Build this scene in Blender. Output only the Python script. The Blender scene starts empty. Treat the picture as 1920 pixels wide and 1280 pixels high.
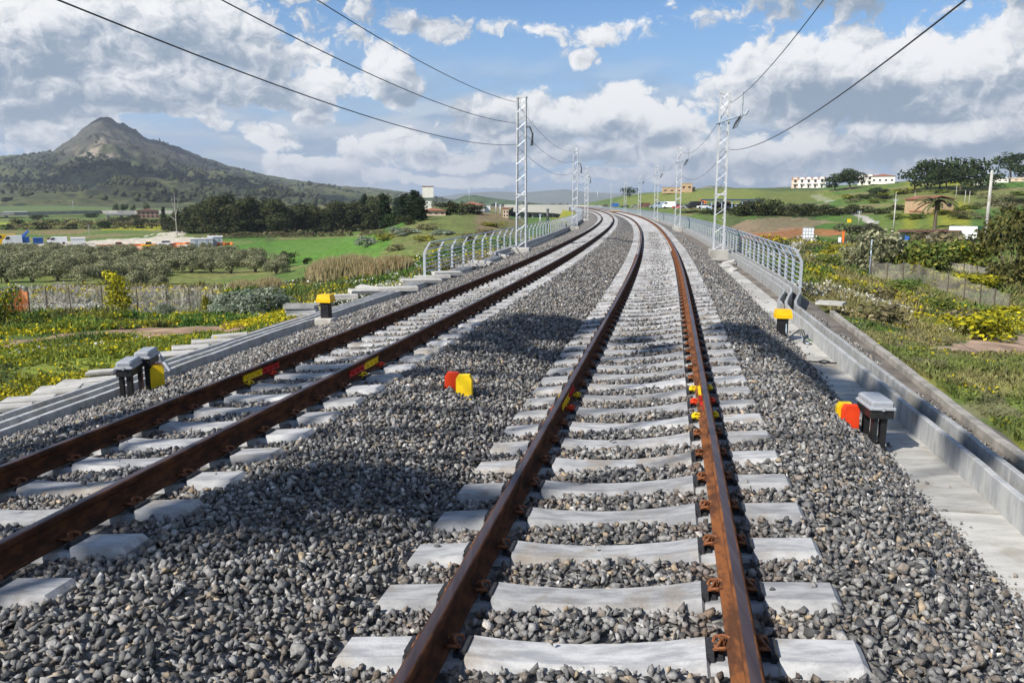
import bpy, bmesh, math, random
import numpy as np
from mathutils import Vector, Matrix
random.seed(7)
rng = np.random.default_rng(11)
R = math.radians
C = bpy.context.scene.collection
scn = bpy.context.scene

# ------------------------------------------------------------------ camera, sun, sky, exposure
FPX = 1493.0; CAMH = 1.98
PITCH = math.atan((640 - 380.6) / FPX)
cam_d = bpy.data.cameras.new('camera'); cam = bpy.data.objects.new('camera', cam_d); C.objects.link(cam)
cam.location = (0, 0, CAMH); cam.rotation_euler = (math.pi / 2 - PITCH, 0, 0)
cam_d.sensor_width = 36; cam_d.lens = FPX / 1920 * 36; cam_d.clip_start = .05; cam_d.clip_end = 60000
scn.camera = cam
scn.view_settings.view_transform = 'Standard'; scn.view_settings.look = 'None'
scn.view_settings.exposure = 0.5; scn.view_settings.gamma = 1.0; scn.view_settings.use_curve_mapping = False

TOSUN = Vector((-.79 * math.cos(R(41)), -.613 * math.cos(R(41)), math.sin(R(41)))).normalized()
sun_d = bpy.data.lights.new('sun', 'SUN'); sun_d.energy = 5.0; sun_d.angle = R(.55); sun_d.color = (1, .945, .86)
sun = bpy.data.objects.new('sun', sun_d); C.objects.link(sun)
sun.rotation_euler = TOSUN.to_track_quat('Z', 'Y').to_euler()
SUN_EL = math.asin(TOSUN.z); SUN_AZ = math.atan2(TOSUN.x, TOSUN.y)

class S:
    """a node socket with arithmetic"""
    def __init__(s, nt, out): s.nt = nt; s.o = out
    def _m(s, op, *a, clamp=False):
        n = s.nt.nodes.new('ShaderNodeMath'); n.operation = op; n.use_clamp = clamp
        for i, v in enumerate((s,) + a):
            if isinstance(v, S): s.nt.links.new(v.o, n.inputs[i])
            else: n.inputs[i].default_value = v
        return S(s.nt, n.outputs[0])
    def __add__(s, b): return s._m('ADD', b)
    def __sub__(s, b): return s._m('SUBTRACT', b)
    def __mul__(s, b): return s._m('MULTIPLY', b)
    def max(s, b): return s._m('MAXIMUM', b)
    def min(s, b): return s._m('MINIMUM', b)
    def step(s, a, b, lo=0., hi=1.):
        n = s.nt.nodes.new('ShaderNodeMapRange'); n.interpolation_type = 'SMOOTHSTEP'
        s.nt.links.new(s.o, n.inputs[0])
        for i, v in enumerate((a, b, lo, hi)): n.inputs[i + 1].default_value = v
        return S(s.nt, n.outputs[0])

def vec(nt, x, y, z=0.):
    n = nt.nodes.new('ShaderNodeCombineXYZ')
    for i, v in enumerate((x, y, z)):
        if isinstance(v, S): nt.links.new(v.o, n.inputs[i])
        else: n.inputs[i].default_value = v
    return n.outputs[0]

def noise(nt, v, scale, detail=6., rough=.55, dist=0., out=0):
    n = nt.nodes.new('ShaderNodeTexNoise'); n.inputs['Scale'].default_value = scale
    n.inputs['Detail'].default_value = detail; n.inputs['Roughness'].default_value = rough
    n.inputs['Distortion'].default_value = dist
    if v is not None: nt.links.new(v, n.inputs['Vector'])
    return S(nt, n.outputs[out])

def noise2(nt, v, detail=6., rough=.55):
    n = nt.nodes.new('ShaderNodeTexNoise'); n.noise_dimensions = '2D'; n.inputs['Scale'].default_value = 1.
    n.inputs['Detail'].default_value = detail; n.inputs['Roughness'].default_value = rough; nt.links.new(v, n.inputs['Vector'])
    return S(nt, n.outputs[0])

def mixc(nt, f, a, b):
    n = nt.nodes.new('ShaderNodeMix'); n.data_type = 'RGBA'
    for sock, v in ((n.inputs[0], f), (n.inputs[6], a), (n.inputs[7], b)):
        if isinstance(v, S): nt.links.new(v.o, sock)
        elif isinstance(v, (tuple, list)): sock.default_value = (*v, 1)[:4]
        elif isinstance(v, (int, float)): sock.default_value = v
        else: nt.links.new(v, sock)
    return n.outputs[2]

def px_dir(x, y):
    u = (x - 960) / FPX; v = (y - 640) / FPX
    return np.array([u, math.cos(PITCH) - v * math.sin(PITCH), -math.sin(PITCH) - v * math.cos(PITCH)])
def px_azel(x, y):
    d = px_dir(x, y); return math.degrees(math.atan2(d[0], d[1])), math.degrees(math.atan2(d[2], math.hypot(d[0], d[1])))

def build_world():
    w = bpy.data.worlds.new('World'); scn.world = w; w.use_nodes = True
    nt = w.node_tree; nt.nodes.clear()
    out = nt.nodes.new('ShaderNodeOutputWorld'); bg = nt.nodes.new('ShaderNodeBackground')
    nt.links.new(bg.outputs[0], out.inputs[0]); bg.inputs[1].default_value = SKY_STRENGTH
    sky = nt.nodes.new('ShaderNodeTexSky'); sky.sky_type = 'NISHITA'; sky.sun_disc = False
    sky.sun_elevation = SUN_EL; sky.sun_rotation = SUN_AZ; sky.altitude = 300
    sky.air_density = 1.0; sky.dust_density = .6; sky.ozone_density = 1.6
    tc = nt.nodes.new('ShaderNodeTexCoord'); sep = nt.nodes.new('ShaderNodeSeparateXYZ')
    nt.links.new(tc.outputs['Generated'], sep.inputs[0])
    X, Y, Z = (S(nt, sep.outputs[i]) for i in range(3))
    az = X._m('ARCTAN2', Y) * 57.29578
    el = Z._m('ARCTAN2', (X * X + Y * Y)._m('SQRT')) * 57.29578
    # the cloud heaps of this sky: centre and half-size in degrees of the sky, and thickness
    blobs = []
    for x, y, rx, ry, wgt in CLOUDS:
        a, e = px_azel(x, y); k = 57.3 / FPX * .93
        blobs.append((a, e, rx * k, ry * k, wgt))
    for a, e, rx, ry, wgt in ((-70, 14, 25, 9, .9), (75, 18, 22, 10, .9), (120, 25, 30, 10, .8), (-130, 30, 30, 12, .6), (180, 22, 30, 9, .8), (-20, 60, 22, 10, .6), (60, 55, 20, 9, .6)):
        blobs.append((a, e, rx, ry, wgt))
    warp = noise2(nt, vec(nt, az * .09 + 3., el * .12, 0), 2., .5) - .5
    warp2 = noise2(nt, vec(nt, az * .09 + 8., el * .12, 0), 2., .5) - .5
    azw = az + warp * 5.; elw = el + warp2 * 3.
    M = None; up = None
    for a, e, rx, ry, wgt in blobs:
        dx = (azw - a) * (1 / rx); dy = (elw - e) * (1 / ry); r2 = dx * dx + dy * dy
        b = (r2 * -wgt + wgt).max(-1.1)
        M = b if M is None else M.max(b)
        if ry > 1.: t = dy * (r2 * -1. + 1.15).max(0.); up = t if up is None else up + t   # height inside its heap: bases grey, tops white
    qx = az * .42 + noise2(nt, vec(nt, az * .50, el * .62, 0), 3., .5) * 1.0; qy = el * .52 + noise2(nt, vec(nt, az * .50 + 7., el * .62, 0), 3., .5) * 1.0
    def fb(oa, oe):
        n = noise2(nt, vec(nt, (az + oa) * .13 + 3.3, (el + oe) * .19 + 1.7, 0), 8., .56)
        vo = nt.nodes.new('ShaderNodeTexVoronoi'); vo.voronoi_dimensions = '2D'; vo.feature = 'F1'; vo.inputs['Scale'].default_value = 1.; vo.inputs['Detail'].default_value = 4.; vo.inputs['Roughness'].default_value = .58; vo.inputs['Lacunarity'].default_value = 2.2; vo.normalize = True
        nt.links.new(vec(nt, qx + oa * .42, qy + oe * .52, 0), vo.inputs['Vector'])
        return (n - .5) * 1.55 + (S(nt, vo.outputs['Distance']) * -1. + .40) * 1.75
    f0 = fb(0, 0); f1 = fb(-.45, .55)
    n2 = noise2(nt, vec(nt, az * .13 + 3.3 - .13 * 1.6, el * .19 + 1.7 + .19 * 2., 0), 5., .5)
    D = M * .8 + f0
    dens = D.step(-.02, .30)
    big = noise2(nt, vec(nt, az * .075, el * .12 + 5., 0), 3., .5) - .5
    lit = (f0 - f1) * .95 + up * .78 + D.step(.1, 1.3) * -.20 + big * 1.3 + (n2 - .5) * -.9 + .58
    lit = lit.step(-.06, 1.04)
    cc = mixc(nt, lit, tuple(v / SKY_STRENGTH for v in CL_DARK), tuple(v / SKY_STRENGTH for v in CL_LIT))
    # veil of grey low cloud towards the horizon
    g0 = noise2(nt, vec(nt, az * .10 + 9., el * .36, 0), 7., .56)
    g1 = noise2(nt, vec(nt, az * .10 + 9. - .06, el * .36 + .3, 0), 6., .56)
    low = el.step(12., 3.5) * g0.step(.34, .56)
    lc = mixc(nt, ((g0 - g1) * 3.4 + .36).step(.05, 1.0), tuple(v / SKY_STRENGTH for v in VEIL_DARK), tuple(v / SKY_STRENGTH for v in VEIL_LIT))
    # thin high streaks
    ci = noise2(nt, vec(nt, az * .07 + 21., el * .42, 0), 7., .6).step(.52, .78) * el.step(8., 15.) * .28
    blue = nt.nodes.new('ShaderNodeMix'); blue.data_type = 'RGBA'; blue.blend_type = 'MULTIPLY'; blue.inputs[0].default_value = 1
    nt.links.new(sky.outputs[0], blue.inputs[6]); blue.inputs[7].default_value = (*SKY_TINT, 1)
    low_blue = mixc(nt, el.step(15., 1.5) * .9, blue.outputs[2], tuple(v / SKY_STRENGTH for v in (.28, .40, .57)))
    c = mixc(nt, ci, low_blue, tuple(v / SKY_STRENGTH for v in (.48, .51, .55)))
    c = mixc(nt, low * .85, c, lc)
    c = mixc(nt, dens * .96, c, cc)
    nt.links.new(c, bg.inputs[0])
    w.cycles.sampling_method = 'MANUAL'; w.cycles.sample_map_resolution = 256

SKY_STRENGTH = .077; HAZE = 1.05e-4
SKY_TINT = (.70, 1.02, 1.30)
CL_DARK = (.20, .255, .33); CL_LIT = (.73, .725, .72)
VEIL_DARK = (.20, .275, .38); VEIL_LIT = (.45, .48, .525)
CLOUDS = [(40, 90, 170, 120, .9), (180, 60, 170, 75, 1.0), (370, 50, 150, 70, .9), (300, 150, 230, 60, 1.0), (500, 110, 120, 55, .7), (560, 165, 120, 38, .55), (250, 195, 160, 30, .7),
          (740, 130, 60, 52, .75), (590, 200, 60, 32, .8), (960, 235, 140, 58, .9), (1170, 225, 125, 68, 1.0), (1130, 195, 40, 45, .6),
          (1500, 165, 170, 85, 1.0), (1640, 130, 190, 85, 1.0), (1800, 190, 240, 90, 1.0), (1900, 90, 110, 70, 1.0), (1700, 270, 300, 50, .8),
          (415, 228, 22, 20, .7), (610, 310, 110, 32, .7), (760, 270, 140, 38, .7), (110, 240, 90, 28, .6), (900, 50, 130, 13, .12), (1160, 66, 90, 24, .26),
          (600, 45, 110, 26, .1), (1600, 30, 140, 24, .08), (1080, 105, 36, 16, .3), (1450, 300, 160, 40, .7), (1110, 290, 130, 30, .6),
          (60, 170, 70, 30, .6), (480, 250, 60, 24, .6), (540, 305, 50, 26, .7), (625, 312, 46, 24, .8), (700, 320, 70, 20, .6), (840, 290, 90, 26, .7), (900, 200, 70, 36, .8), (1010, 250, 70, 40, .8), (1240, 240, 60, 40, .7),
          (1300, 300, 90, 22, .5), (1500, 245, 70, 22, .7), (1580, 290, 80, 18, .6), (1760, 250, 120, 34, .8), (1880, 290, 110, 26, .7), (1650, 330, 90, 14, .5), (880, 335, 120, 14, .5), (1180, 330, 120, 14, .5)]
build_world()

# ------------------------------------------------------------------ tags and meshes
def tag(o, label=None, cat=None, group=None, kind=None):
    if label: o['label'] = label
    if cat: o['category'] = cat
    if group: o['group'] = group
    if kind: o['kind'] = kind
    return o
def thing(name, loc, label, cat, group=None, rz=0.):
    o = bpy.data.objects.new(name, None); C.objects.link(o); o.empty_display_size = .2
    o.location = loc; o.rotation_euler = (0, 0, rz)
    return tag(o, label, cat, group)
def copy_tree(src, kids, loc, rz, label=None, scale=1.):
    r = src.copy(); C.objects.link(r); r.location = loc; r.rotation_euler = (0, 0, rz)
    r.scale = (scale,) * 3 if isinstance(scale, (int, float)) else scale
    if label: r['label'] = label
    for ch, sub in kids:
        c = ch.copy(); C.objects.link(c); c.parent = r
        for g in sub:
            d = g.copy(); C.objects.link(d); d.parent = c
    return r

class MB:
    def __init__(s): s.v = []; s.f = []; s.m = []; s.mi = 0
    def mat(s, i): s.mi = i; return s
    def add(s, vs, fs):
        b = len(s.v); s.v += [tuple(map(float, p)) for p in vs]; s.f += [tuple(b + i for i in f) for f in fs]; s.m += [s.mi] * len(fs); return s
    def box(s, c, d, rz=0., tilt=None, top=1.):
        hx, hy, hz = d[0] / 2, d[1] / 2, d[2] / 2
        M = Matrix.Rotation(rz, 3, 'Z')
        if tilt: M = M @ Matrix.Rotation(tilt[0], 3, 'X') @ Matrix.Rotation(tilt[1], 3, 'Y')
        vs = []
        for z, k in ((-hz, 1.), (hz, top)):
            for x, y in ((-hx, -hy), (hx, -hy), (hx, hy), (-hx, hy)):
                vs.append(M @ Vector((x * k, y * k, z)) + Vector(c))
        return s.add(vs, [(3, 2, 1, 0), (4, 5, 6, 7), (0, 1, 5, 4), (1, 2, 6, 5), (2, 3, 7, 6), (3, 0, 4, 7)])
    def cbox(s, c, d, ch=.01, rz=0.):
        """box with chamfered top and vertical edges"""
        hx, hy, hz = d[0] / 2, d[1] / 2, d[2] / 2
        def ring(x, y, z, k): return [(-x + k, -y, z), (x - k, -y, z), (x, -y + k, z), (x, y - k, z), (x - k, y, z), (-x + k, y, z), (-x, y - k, z), (-x, -y + k, z)]
        M = Matrix.Rotation(rz, 3, 'Z'); vs = []
        for x, y, z, k in ((hx, hy, -hz, ch), (hx, hy, hz - ch, ch), (hx - ch, hy - ch, hz, ch * .6)): vs += [M @ Vector(p) + Vector(c) for p in ring(x, y, z, k)]
        fs = [tuple(range(7, -1, -1)), tuple(range(16, 24))]
        for r in (0, 8):
            fs += [(r + i, r + (i + 1) % 8, r + 8 + (i + 1) % 8, r + 8 + i) for i in range(8)]
        return s.add(vs, fs)
    def tube(s, path, r, n=6, cap=True, r2=None, closed=False):
        P = [Vector(p) for p in path]; m = len(P); vs = []
        up0 = Vector((0, 0, 1))
        for i, p in enumerate(P):
            if closed: t = P[(i + 1) % m] - P[i - 1]
            else: t = (P[min(i + 1, m - 1)] - P[max(i - 1, 0)])
            t = t.normalized() if t.length > 1e-9 else Vector((0, 0, 1))
            a = t.cross(up0); a = a.normalized() if a.length > .05 else Vector((1, 0, 0)); b = t.cross(a)
            rr = r if r2 is None else r + (r2 - r) * i / max(1, m - 1)
            for k in range(n):
                an = 2 * math.pi * k / n + .4; vs.append(p + a * (rr * math.cos(an)) + b * (rr * math.sin(an)))
        fs = []
        for i in range(m if closed else m - 1):
            j = (i + 1) % m
            fs += [(i * n + k, i * n + (k + 1) % n, j * n + (k + 1) % n, j * n + k) for k in range(n)]
        if cap and not closed: fs += [tuple(range(n - 1, -1, -1)), tuple((m - 1) * n + k for k in range(n))]
        return s.add(vs, fs)
    def loft(s, secs, closed_sec=True, cap=True):
        n = len(secs[0]); vs = [p for q in secs for p in q]; fs = []
        for i in range(len(secs) - 1):
            for k in range(n if closed_sec else n - 1):
                fs.append((i * n + k, i * n + (k + 1) % n, (i + 1) * n + (k + 1) % n, (i + 1) * n + k))
        if cap and closed_sec: fs += [tuple(range(n - 1, -1, -1)), tuple((len(secs) - 1) * n + k for k in range(n))]
        return s.add(vs, fs)
    def cyl(s, c, r, h, n=12, r2=None):
        r2 = r if r2 is None else r2
        return s.loft([[(c[0] + q * math.cos(2 * math.pi * k / n), c[1] + q * math.sin(2 * math.pi * k / n), z) for k in range(n)] for q, z in ((r, c[2]), (r2, c[2] + h))])
    def build(s, name, mats, parent=None, loc=None, smooth=False, rz=None):
        me = bpy.data.meshes.new(name); me.from_pydata(s.v, [], s.f)
        if not isinstance(mats, (list, tuple)): mats = [mats]
        for m in mats: me.materials.append(m)
        if len(mats) > 1: me.polygons.foreach_set('material_index', s.m)
        bm = bmesh.new(); bm.from_mesh(me); bmesh.ops.recalc_face_normals(bm, faces=bm.faces); bm.to_mesh(me); bm.free()
        if smooth: me.polygons.foreach_set('use_smooth', [True] * len(me.polygons))
        me.update()
        o = bpy.data.objects.new(name, me); C.objects.link(o)
        if parent: o.parent = parent
        if loc is not None: o.location = loc
        if rz is not None: o.rotation_euler = (0, 0, rz)
        return o

def np_mesh(name, V, F, mats, col=None, parent=None, smooth=False, mi=None):
    """mesh from numpy arrays; F is (n,3) or (n,4); col one rgb per vertex"""
    me = bpy.data.meshes.new(name); V = np.asarray(V, np.float32); F = np.asarray(F, np.int32); k = F.shape[1]
    me.vertices.add(len(V)); me.vertices.foreach_set('co', V.ravel())
    me.loops.add(F.size); me.loops.foreach_set('vertex_index', F.ravel())
    me.polygons.add(len(F)); me.polygons.foreach_set('loop_start', np.arange(0, F.size, k, dtype=np.int32))
    me.polygons.foreach_set('loop_total', np.full(len(F), k, np.int32))
    if smooth: me.polygons.foreach_set('use_smooth', np.ones(len(F), bool))
    for m in (mats if isinstance(mats, (list, tuple)) else [mats]): me.materials.append(m)
    if mi is not None: me.polygons.foreach_set('material_index', np.asarray(mi, np.int32))
    if col is not None:
        a = me.color_attributes.new('col', 'FLOAT_COLOR', 'POINT')
        a.data.foreach_set('color', np.concatenate([np.asarray(col, np.float32), np.ones((len(V), 1), np.float32)], 1).ravel())
    me.update(calc_edges=True); me.validate()
    o = bpy.data.objects.new(name, me); C.objects.link(o)
    if parent: o.parent = parent
    return o

# ------------------------------------------------------------------ materials
def new_mat(name):
    m = bpy.data.materials.new(name); m.use_nodes = True; nt = m.node_tree
    b = nt.nodes['Principled BSDF']; return m, nt, b
def pmat(name, c1, c2=None, scale=4., rough=.8, metal=0., bump=0., bscale=40., detail=6., coords='Object', spec=.3, lo=.35, hi=.65, stretch=None):
    m, nt, b = new_mat(name); b.inputs['Roughness'].default_value = rough; b.inputs['Metallic'].default_value = metal
    b.inputs['Specular IOR Level'].default_value = spec
    tc = nt.nodes.new('ShaderNodeTexCoord'); v = tc.outputs[coords]
    if stretch:
        mp = nt.nodes.new('ShaderNodeMapping'); mp.inputs['Scale'].default_value = stretch; nt.links.new(v, mp.inputs[0]); v = mp.outputs[0]
    if c2 is None: c2 = tuple(x * .72 for x in c1)
    n = noise(nt, v, scale, detail, .6)
    nt.links.new(mixc(nt, n.step(lo, hi), c1, c2), b.inputs['Base Color'])
    if bump:
        bp = nt.nodes.new('ShaderNodeBump'); bp.inputs['Strength'].default_value = bump; bp.inputs['Distance'].default_value = .02
        nt.links.new(noise(nt, v, bscale, 5., .6).o, bp.inputs['Height']); nt.links.new(bp.outputs[0], b.inputs['Normal'])
    return m
def attr_mat(name, scale=30., amt=.5, rough=.9, bump=0., bscale=60., trans=0., spec=.2, coords='Object', detail=4.):
    m, nt, b = new_mat(name); b.inputs['Roughness'].default_value = rough; b.inputs['Specular IOR Level'].default_value = spec
    at = nt.nodes.new('ShaderNodeAttribute'); at.attribute_name = 'col'
    tc = nt.nodes.new('ShaderNodeTexCoord'); v = tc.outputs[coords]
    n = noise(nt, v, scale, detail, .6)
    hs = nt.nodes.new('ShaderNodeHueSaturation'); nt.links.new(at.outputs['Color'], hs.inputs['Color'])
    nt.links.new(n.step(.25, .75, 1 - amt, 1 + amt).o, hs.inputs['Value'])
    nt.links.new(hs.outputs[0], b.inputs['Base Color'])
    if bump:
        bp = nt.nodes.new('ShaderNodeBump'); bp.inputs['Strength'].default_value = bump; bp.inputs['Distance'].default_value = .03
        nt.links.new(noise(nt, v, bscale, 5., .65).o, bp.inputs['Height']); nt.links.new(bp.outputs[0], b.inputs['Normal'])
    if trans:
        tr = nt.nodes.new('ShaderNodeBsdfTranslucent'); nt.links.new(hs.outputs[0], tr.inputs['Color'])
        mx = nt.nodes.new('ShaderNodeMixShader'); mx.inputs[0].default_value = trans
        nt.links.new(b.outputs[0], mx.inputs[1]); nt.links.new(tr.outputs[0], mx.inputs[2])
        nt.links.new(mx.outputs[0], nt.nodes['Material Output'].inputs[0])
    return m

M_STONE = attr_mat('ballast_stone', 38., .35, .85, .5, 90.)
M_BED = None
M_CONC = pmat('sleeper_concrete', (.41, .415, .42), (.255, .265, .28), 4., .85, bump=.25, bscale=60., lo=.38, hi=.68, stretch=(1, 5, 1))
def weathered(name, c1, c2, stain, scale=4., rough=.88):
    """concrete whose blotches differ from piece to piece"""
    m, nt, b = new_mat(name); b.inputs['Roughness'].default_value = rough; b.inputs['Specular IOR Level'].default_value = .2
    tc = nt.nodes.new('ShaderNodeTexCoord'); oi = nt.nodes.new('ShaderNodeObjectInfo'); r = S(nt, oi.outputs['Random'])
    ad = nt.nodes.new('ShaderNodeVectorMath'); ad.operation = 'ADD'; nt.links.new(tc.outputs['Object'], ad.inputs[0]); nt.links.new(vec(nt, r * 37., r * 91., r * 13.), ad.inputs[1]); v = ad.outputs[0]
    mp = nt.nodes.new('ShaderNodeMapping'); mp.inputs['Scale'].default_value = (1, 3.5, 1); nt.links.new(v, mp.inputs[0])
    c = mixc(nt, noise(nt, mp.outputs[0], scale, 8., .62).step(.36, .66), c1, c2)
    c = mixc(nt, noise(nt, v, 1.9, 5., .65).step(.50, .68) * .75, c, stain)
    c = mixc(nt, noise(nt, v, 46., 3., .7).step(.60, .74) * .35, c, tuple(x * .45 for x in c2))
    hs = nt.nodes.new('ShaderNodeHueSaturation'); nt.links.new(c, hs.inputs['Color']); nt.links.new((r * .34 + .82).o, hs.inputs['Value']); nt.links.new(hs.outputs[0], b.inputs['Base Color'])
    bp = nt.nodes.new('ShaderNodeBump'); bp.inputs['Strength'].default_value = .35; bp.inputs['Distance'].default_value = .01
    nt.links.new(noise(nt, v, 70., 5., .65).o, bp.inputs['Height']); nt.links.new(bp.outputs[0], b.inputs['Normal']); return m
M_CONC = weathered('sleeper_concrete', (.40, .40, .40), (.235, .24, .25), (.225, .19, .15))
M_PALE = weathered('pale_concrete', (.47, .458, .425), (.34, .333, .31), (.29, .262, .215), 2.2)
M_TROUGH = weathered('trough_concrete', (.41, .415, .41), (.285, .295, .305), (.25, .235, .20), 2.4)
M_SLAB = pmat('slab_concrete', (.48, .465, .43), (.34, .33, .305), 3., .9, bump=.3, bscale=50.)
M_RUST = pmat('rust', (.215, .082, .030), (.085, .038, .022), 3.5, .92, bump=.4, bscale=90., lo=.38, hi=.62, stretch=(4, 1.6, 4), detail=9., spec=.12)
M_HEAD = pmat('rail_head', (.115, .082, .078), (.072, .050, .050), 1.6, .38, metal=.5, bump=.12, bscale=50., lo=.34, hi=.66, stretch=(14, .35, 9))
M_RUST_SHADE = pmat('shaded_rust', (.105, .043, .020), (.040, .020, .014), 3.5, .92, bump=.35, bscale=90., stretch=(4, 1.6, 4), detail=9., spec=.12)  # darker copy of the rust, with the shade on sunless rail sides mixed in
M_CLIP = pmat('clip_rust', (.24, .085, .028), (.09, .035, .018), 30., .6, bump=.3, bscale=120.)
M_BLACK = pmat('black_plastic', (.012, .012, .013), (.02, .02, .021), 8., .45)
M_RUBBER = pmat('dark_guide_plate', (.02, .021, .024), (.035, .035, .038), 30., .7)
M_GREYLID = pmat('grey_plastic_lid', (.33, .345, .37), (.27, .285, .31), 6., .45)
M_YEL = pmat('yellow_paint', (.80, .47, .004), (.72, .40, .004), 7., .5)
M_YEL2 = pmat('lemon_paint', (.80, .56, .01), (.70, .46, .01), 9., .55)
M_RED = pmat('red_paint', (.72, .055, .010), (.62, .04, .009), 7., .55)
M_DRED = pmat('crimson_paint', (.50, .03, .02), (.38, .02, .02), 12., .55)
M_GALV = pmat('galvanised_steel', (.50, .53, .57), (.38, .41, .45), 6., .42, metal=.35, lo=.3, hi=.7)
M_STEEL = pmat('blue_grey_steel', (.36, .43, .52), (.30, .36, .44), 4., .45, metal=.3)
M_MAST = pmat('white_galvanised', (.54, .555, .57), (.43, .445, .46), 3., .5, metal=.15)
M_WIRE = pmat('wire', (.07, .075, .08), (.05, .05, .055), 5., .5, metal=.4)
M_INS = pmat('insulator', (.04, .045, .05), (.06, .06, .06), 20., .35)
M_TERR = attr_mat('ground', 1.1, .45, .95, .6, 5., coords='Object', detail=9.)
M_HILL = attr_mat('hillside', .035, .3, .95, .9, .05, coords='Object', detail=10.)
def hill_trees():
    nt = M_HILL.node_tree; b = nt.nodes['Principled BSDF']; src = b.inputs['Base Color'].links[0].from_socket
    tc = nt.nodes.new('ShaderNodeTexCoord'); v = tc.outputs['Object']
    vo = nt.nodes.new('ShaderNodeTexVoronoi'); vo.inputs['Scale'].default_value = .055; nt.links.new(v, vo.inputs['Vector'])
    vo2 = nt.nodes.new('ShaderNodeTexVoronoi'); vo2.inputs['Scale'].default_value = .11; nt.links.new(v, vo2.inputs['Vector'])
    where = noise(nt, v, .006, 6., .6).step(.36, .52); dots = S(nt, vo.outputs['Distance']).step(.42, .26) .max(S(nt, vo2.outputs['Distance']).step(.36, .22) * .8)
    nt.links.new(mixc(nt, dots * where * .92, src, (.022, .032, .018)), b.inputs['Base Color'])     # scattered trees and scrub
hill_trees()
M_LEAF = attr_mat('foliage', 3., .25, .8, trans=.30, spec=.12)
M_GRASS = attr_mat('grass_blades', 4., .25, .85, trans=.3, spec=.1)
M_FLOWER = attr_mat('petals', 4., .15, .8, trans=.2, spec=.1)
M_BARK = pmat('bark', (.14, .11, .085), (.08, .065, .05), 6., .9, bump=.4, bscale=20.)
M_DEADBARK = pmat('pale_bark', (.42, .40, .37), (.3, .28, .26), 6., .9)

# ------------------------------------------------------------------ track geometry
KS = [-40, 15, 35, 60, 95, 140, 200, 300, 420, 480, 560, 700, 900]
TH = [.198, .195, .170, .151, .124, .0944, .0693, .0448, .0203, -.13, -.55, -1.05, -1.4]
SS = np.arange(-30, 900, .5)
THS = np.interp(SS, KS, TH); THS = np.convolve(np.pad(THS, 10, mode='edge'), np.ones(21) / 21, 'valid')
CX = np.cumsum(np.sin(THS) * .5); CY = np.cumsum(np.cos(THS) * .5)
_i0 = int(np.argmin(abs(SS))); CX += .036 - CX[_i0]; CY += 2 - CY[_i0]
SP = 4.04
def th_at(s): return float(np.interp(s, SS, THS))
def W(s, o, z=0.):
    """track coordinates (metres along, metres right of the right-hand track, height) to the world"""
    t = th_at(s); return Vector((np.interp(s, SS, CX) + o * math.cos(t), np.interp(s, SS, CY) - o * math.sin(t), z))
def Wn(s, o):
    t = np.interp(s, SS, THS); return np.interp(s, SS, CX) + o * np.cos(t), np.interp(s, SS, CY) - o * np.sin(t)
def SO(x, y):
    x = np.atleast_1d(np.asarray(x, float)); y = np.atleast_1d(np.asarray(y, float)); s = np.empty(len(x)); o = np.empty(len(x))
    c = np.arange(0, len(SS), 4)
    for a in range(0, len(x), 20000):
        X = x[a:a + 20000]; Y = y[a:a + 20000]
        i = c[np.argmin((X[:, None] - CX[None, c]) ** 2 + (Y[:, None] - CY[None, c]) ** 2, 1)]
        t = THS[i]; dx = X - CX[i]; dy = Y - CY[i]
        s[a:a + 20000] = SS[i] + dx * np.sin(t) + dy * np.cos(t); o[a:a + 20000] = dx * np.cos(t) - dy * np.sin(t)
    return s, o
def gnd(px, py, z):
    d = px_dir(px, py); t = (z - CAMH) / d[2]; return d * t + np.array([0, 0, CAMH])
def gso(px, py, z):
    p = gnd(px, py, z); s, o = SO([p[0]], [p[1]]); return float(s[0]), float(o[0])
def at_d(px, py, d):
    r = px_dir(px, py); r = r / math.hypot(r[0], r[1]); return r * d + np.array([0, 0, CAMH])
def project(P):
    q = np.asarray(P) - np.array([0, 0, CAMH]); cp, sp = math.cos(PITCH), math.sin(PITCH)
    dep = q[..., 1] * cp - q[..., 2] * sp; up = q[..., 1] * sp + q[..., 2] * cp
    dd = np.where(np.abs(dep) < 1e-3, 1e-3, dep)
    return 960 + FPX * q[..., 0] / dd, 640 - FPX * up / dd, dep
C1, C2, DZ = .159, .174, .0176
def railtop(o):                       # height of the canted rail plane across both tracks
    return np.where(np.asarray(o) > -2.0, np.asarray(o) * C1 / 1.5, (np.asarray(o) + SP) * C2 / 1.5 + DZ)
PB_O = [-7.40, -7.05, -5.95, -5.36, -2.72, -2.30, -1.75, -1.28, 1.28, 1.85, 2.78, 2.95]
PB_Z = [-.74, -.665, -.405, -.362, -.056, -.09, -.23, -.352, -.076, -.135, -.76, -.82]
def bedz(o): return np.interp(o, PB_O, PB_Z)

# value noise for scattering and painting
def vnoise(x, y, seed=0):
    xi = np.floor(x).astype(np.int64); yi = np.floor(y).astype(np.int64); fx = x - xi; fy = y - yi
    fx = fx * fx * (3 - 2 * fx); fy = fy * fy * (3 - 2 * fy)
    def h(a, b):
        n = (a * 374761393 + b * 668265263 + seed * 1442695041) & 0xffffffff
        n = ((n ^ (n >> 13)) * 1274126177) & 0xffffffff
        return ((n ^ (n >> 16)) & 0xffff) / 65535.
    return (h(xi, yi) * (1 - fx) + h(xi + 1, yi) * fx) * (1 - fy) + (h(xi, yi + 1) * (1 - fx) + h(xi + 1, yi + 1) * fx) * fy
def fbm(x, y, seed=0, oct=4):
    a = 0.; k = .5; t = 0.
    for i in range(oct): a = a + k * vnoise(x * 2 ** i, y * 2 ** i, seed + i * 17); t += k; k *= .55
    return a / t
def sstep(a, b, x): t = np.clip((x - a) / (b - a), 0, 1); return t * t * (3 - 2 * t)

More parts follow.
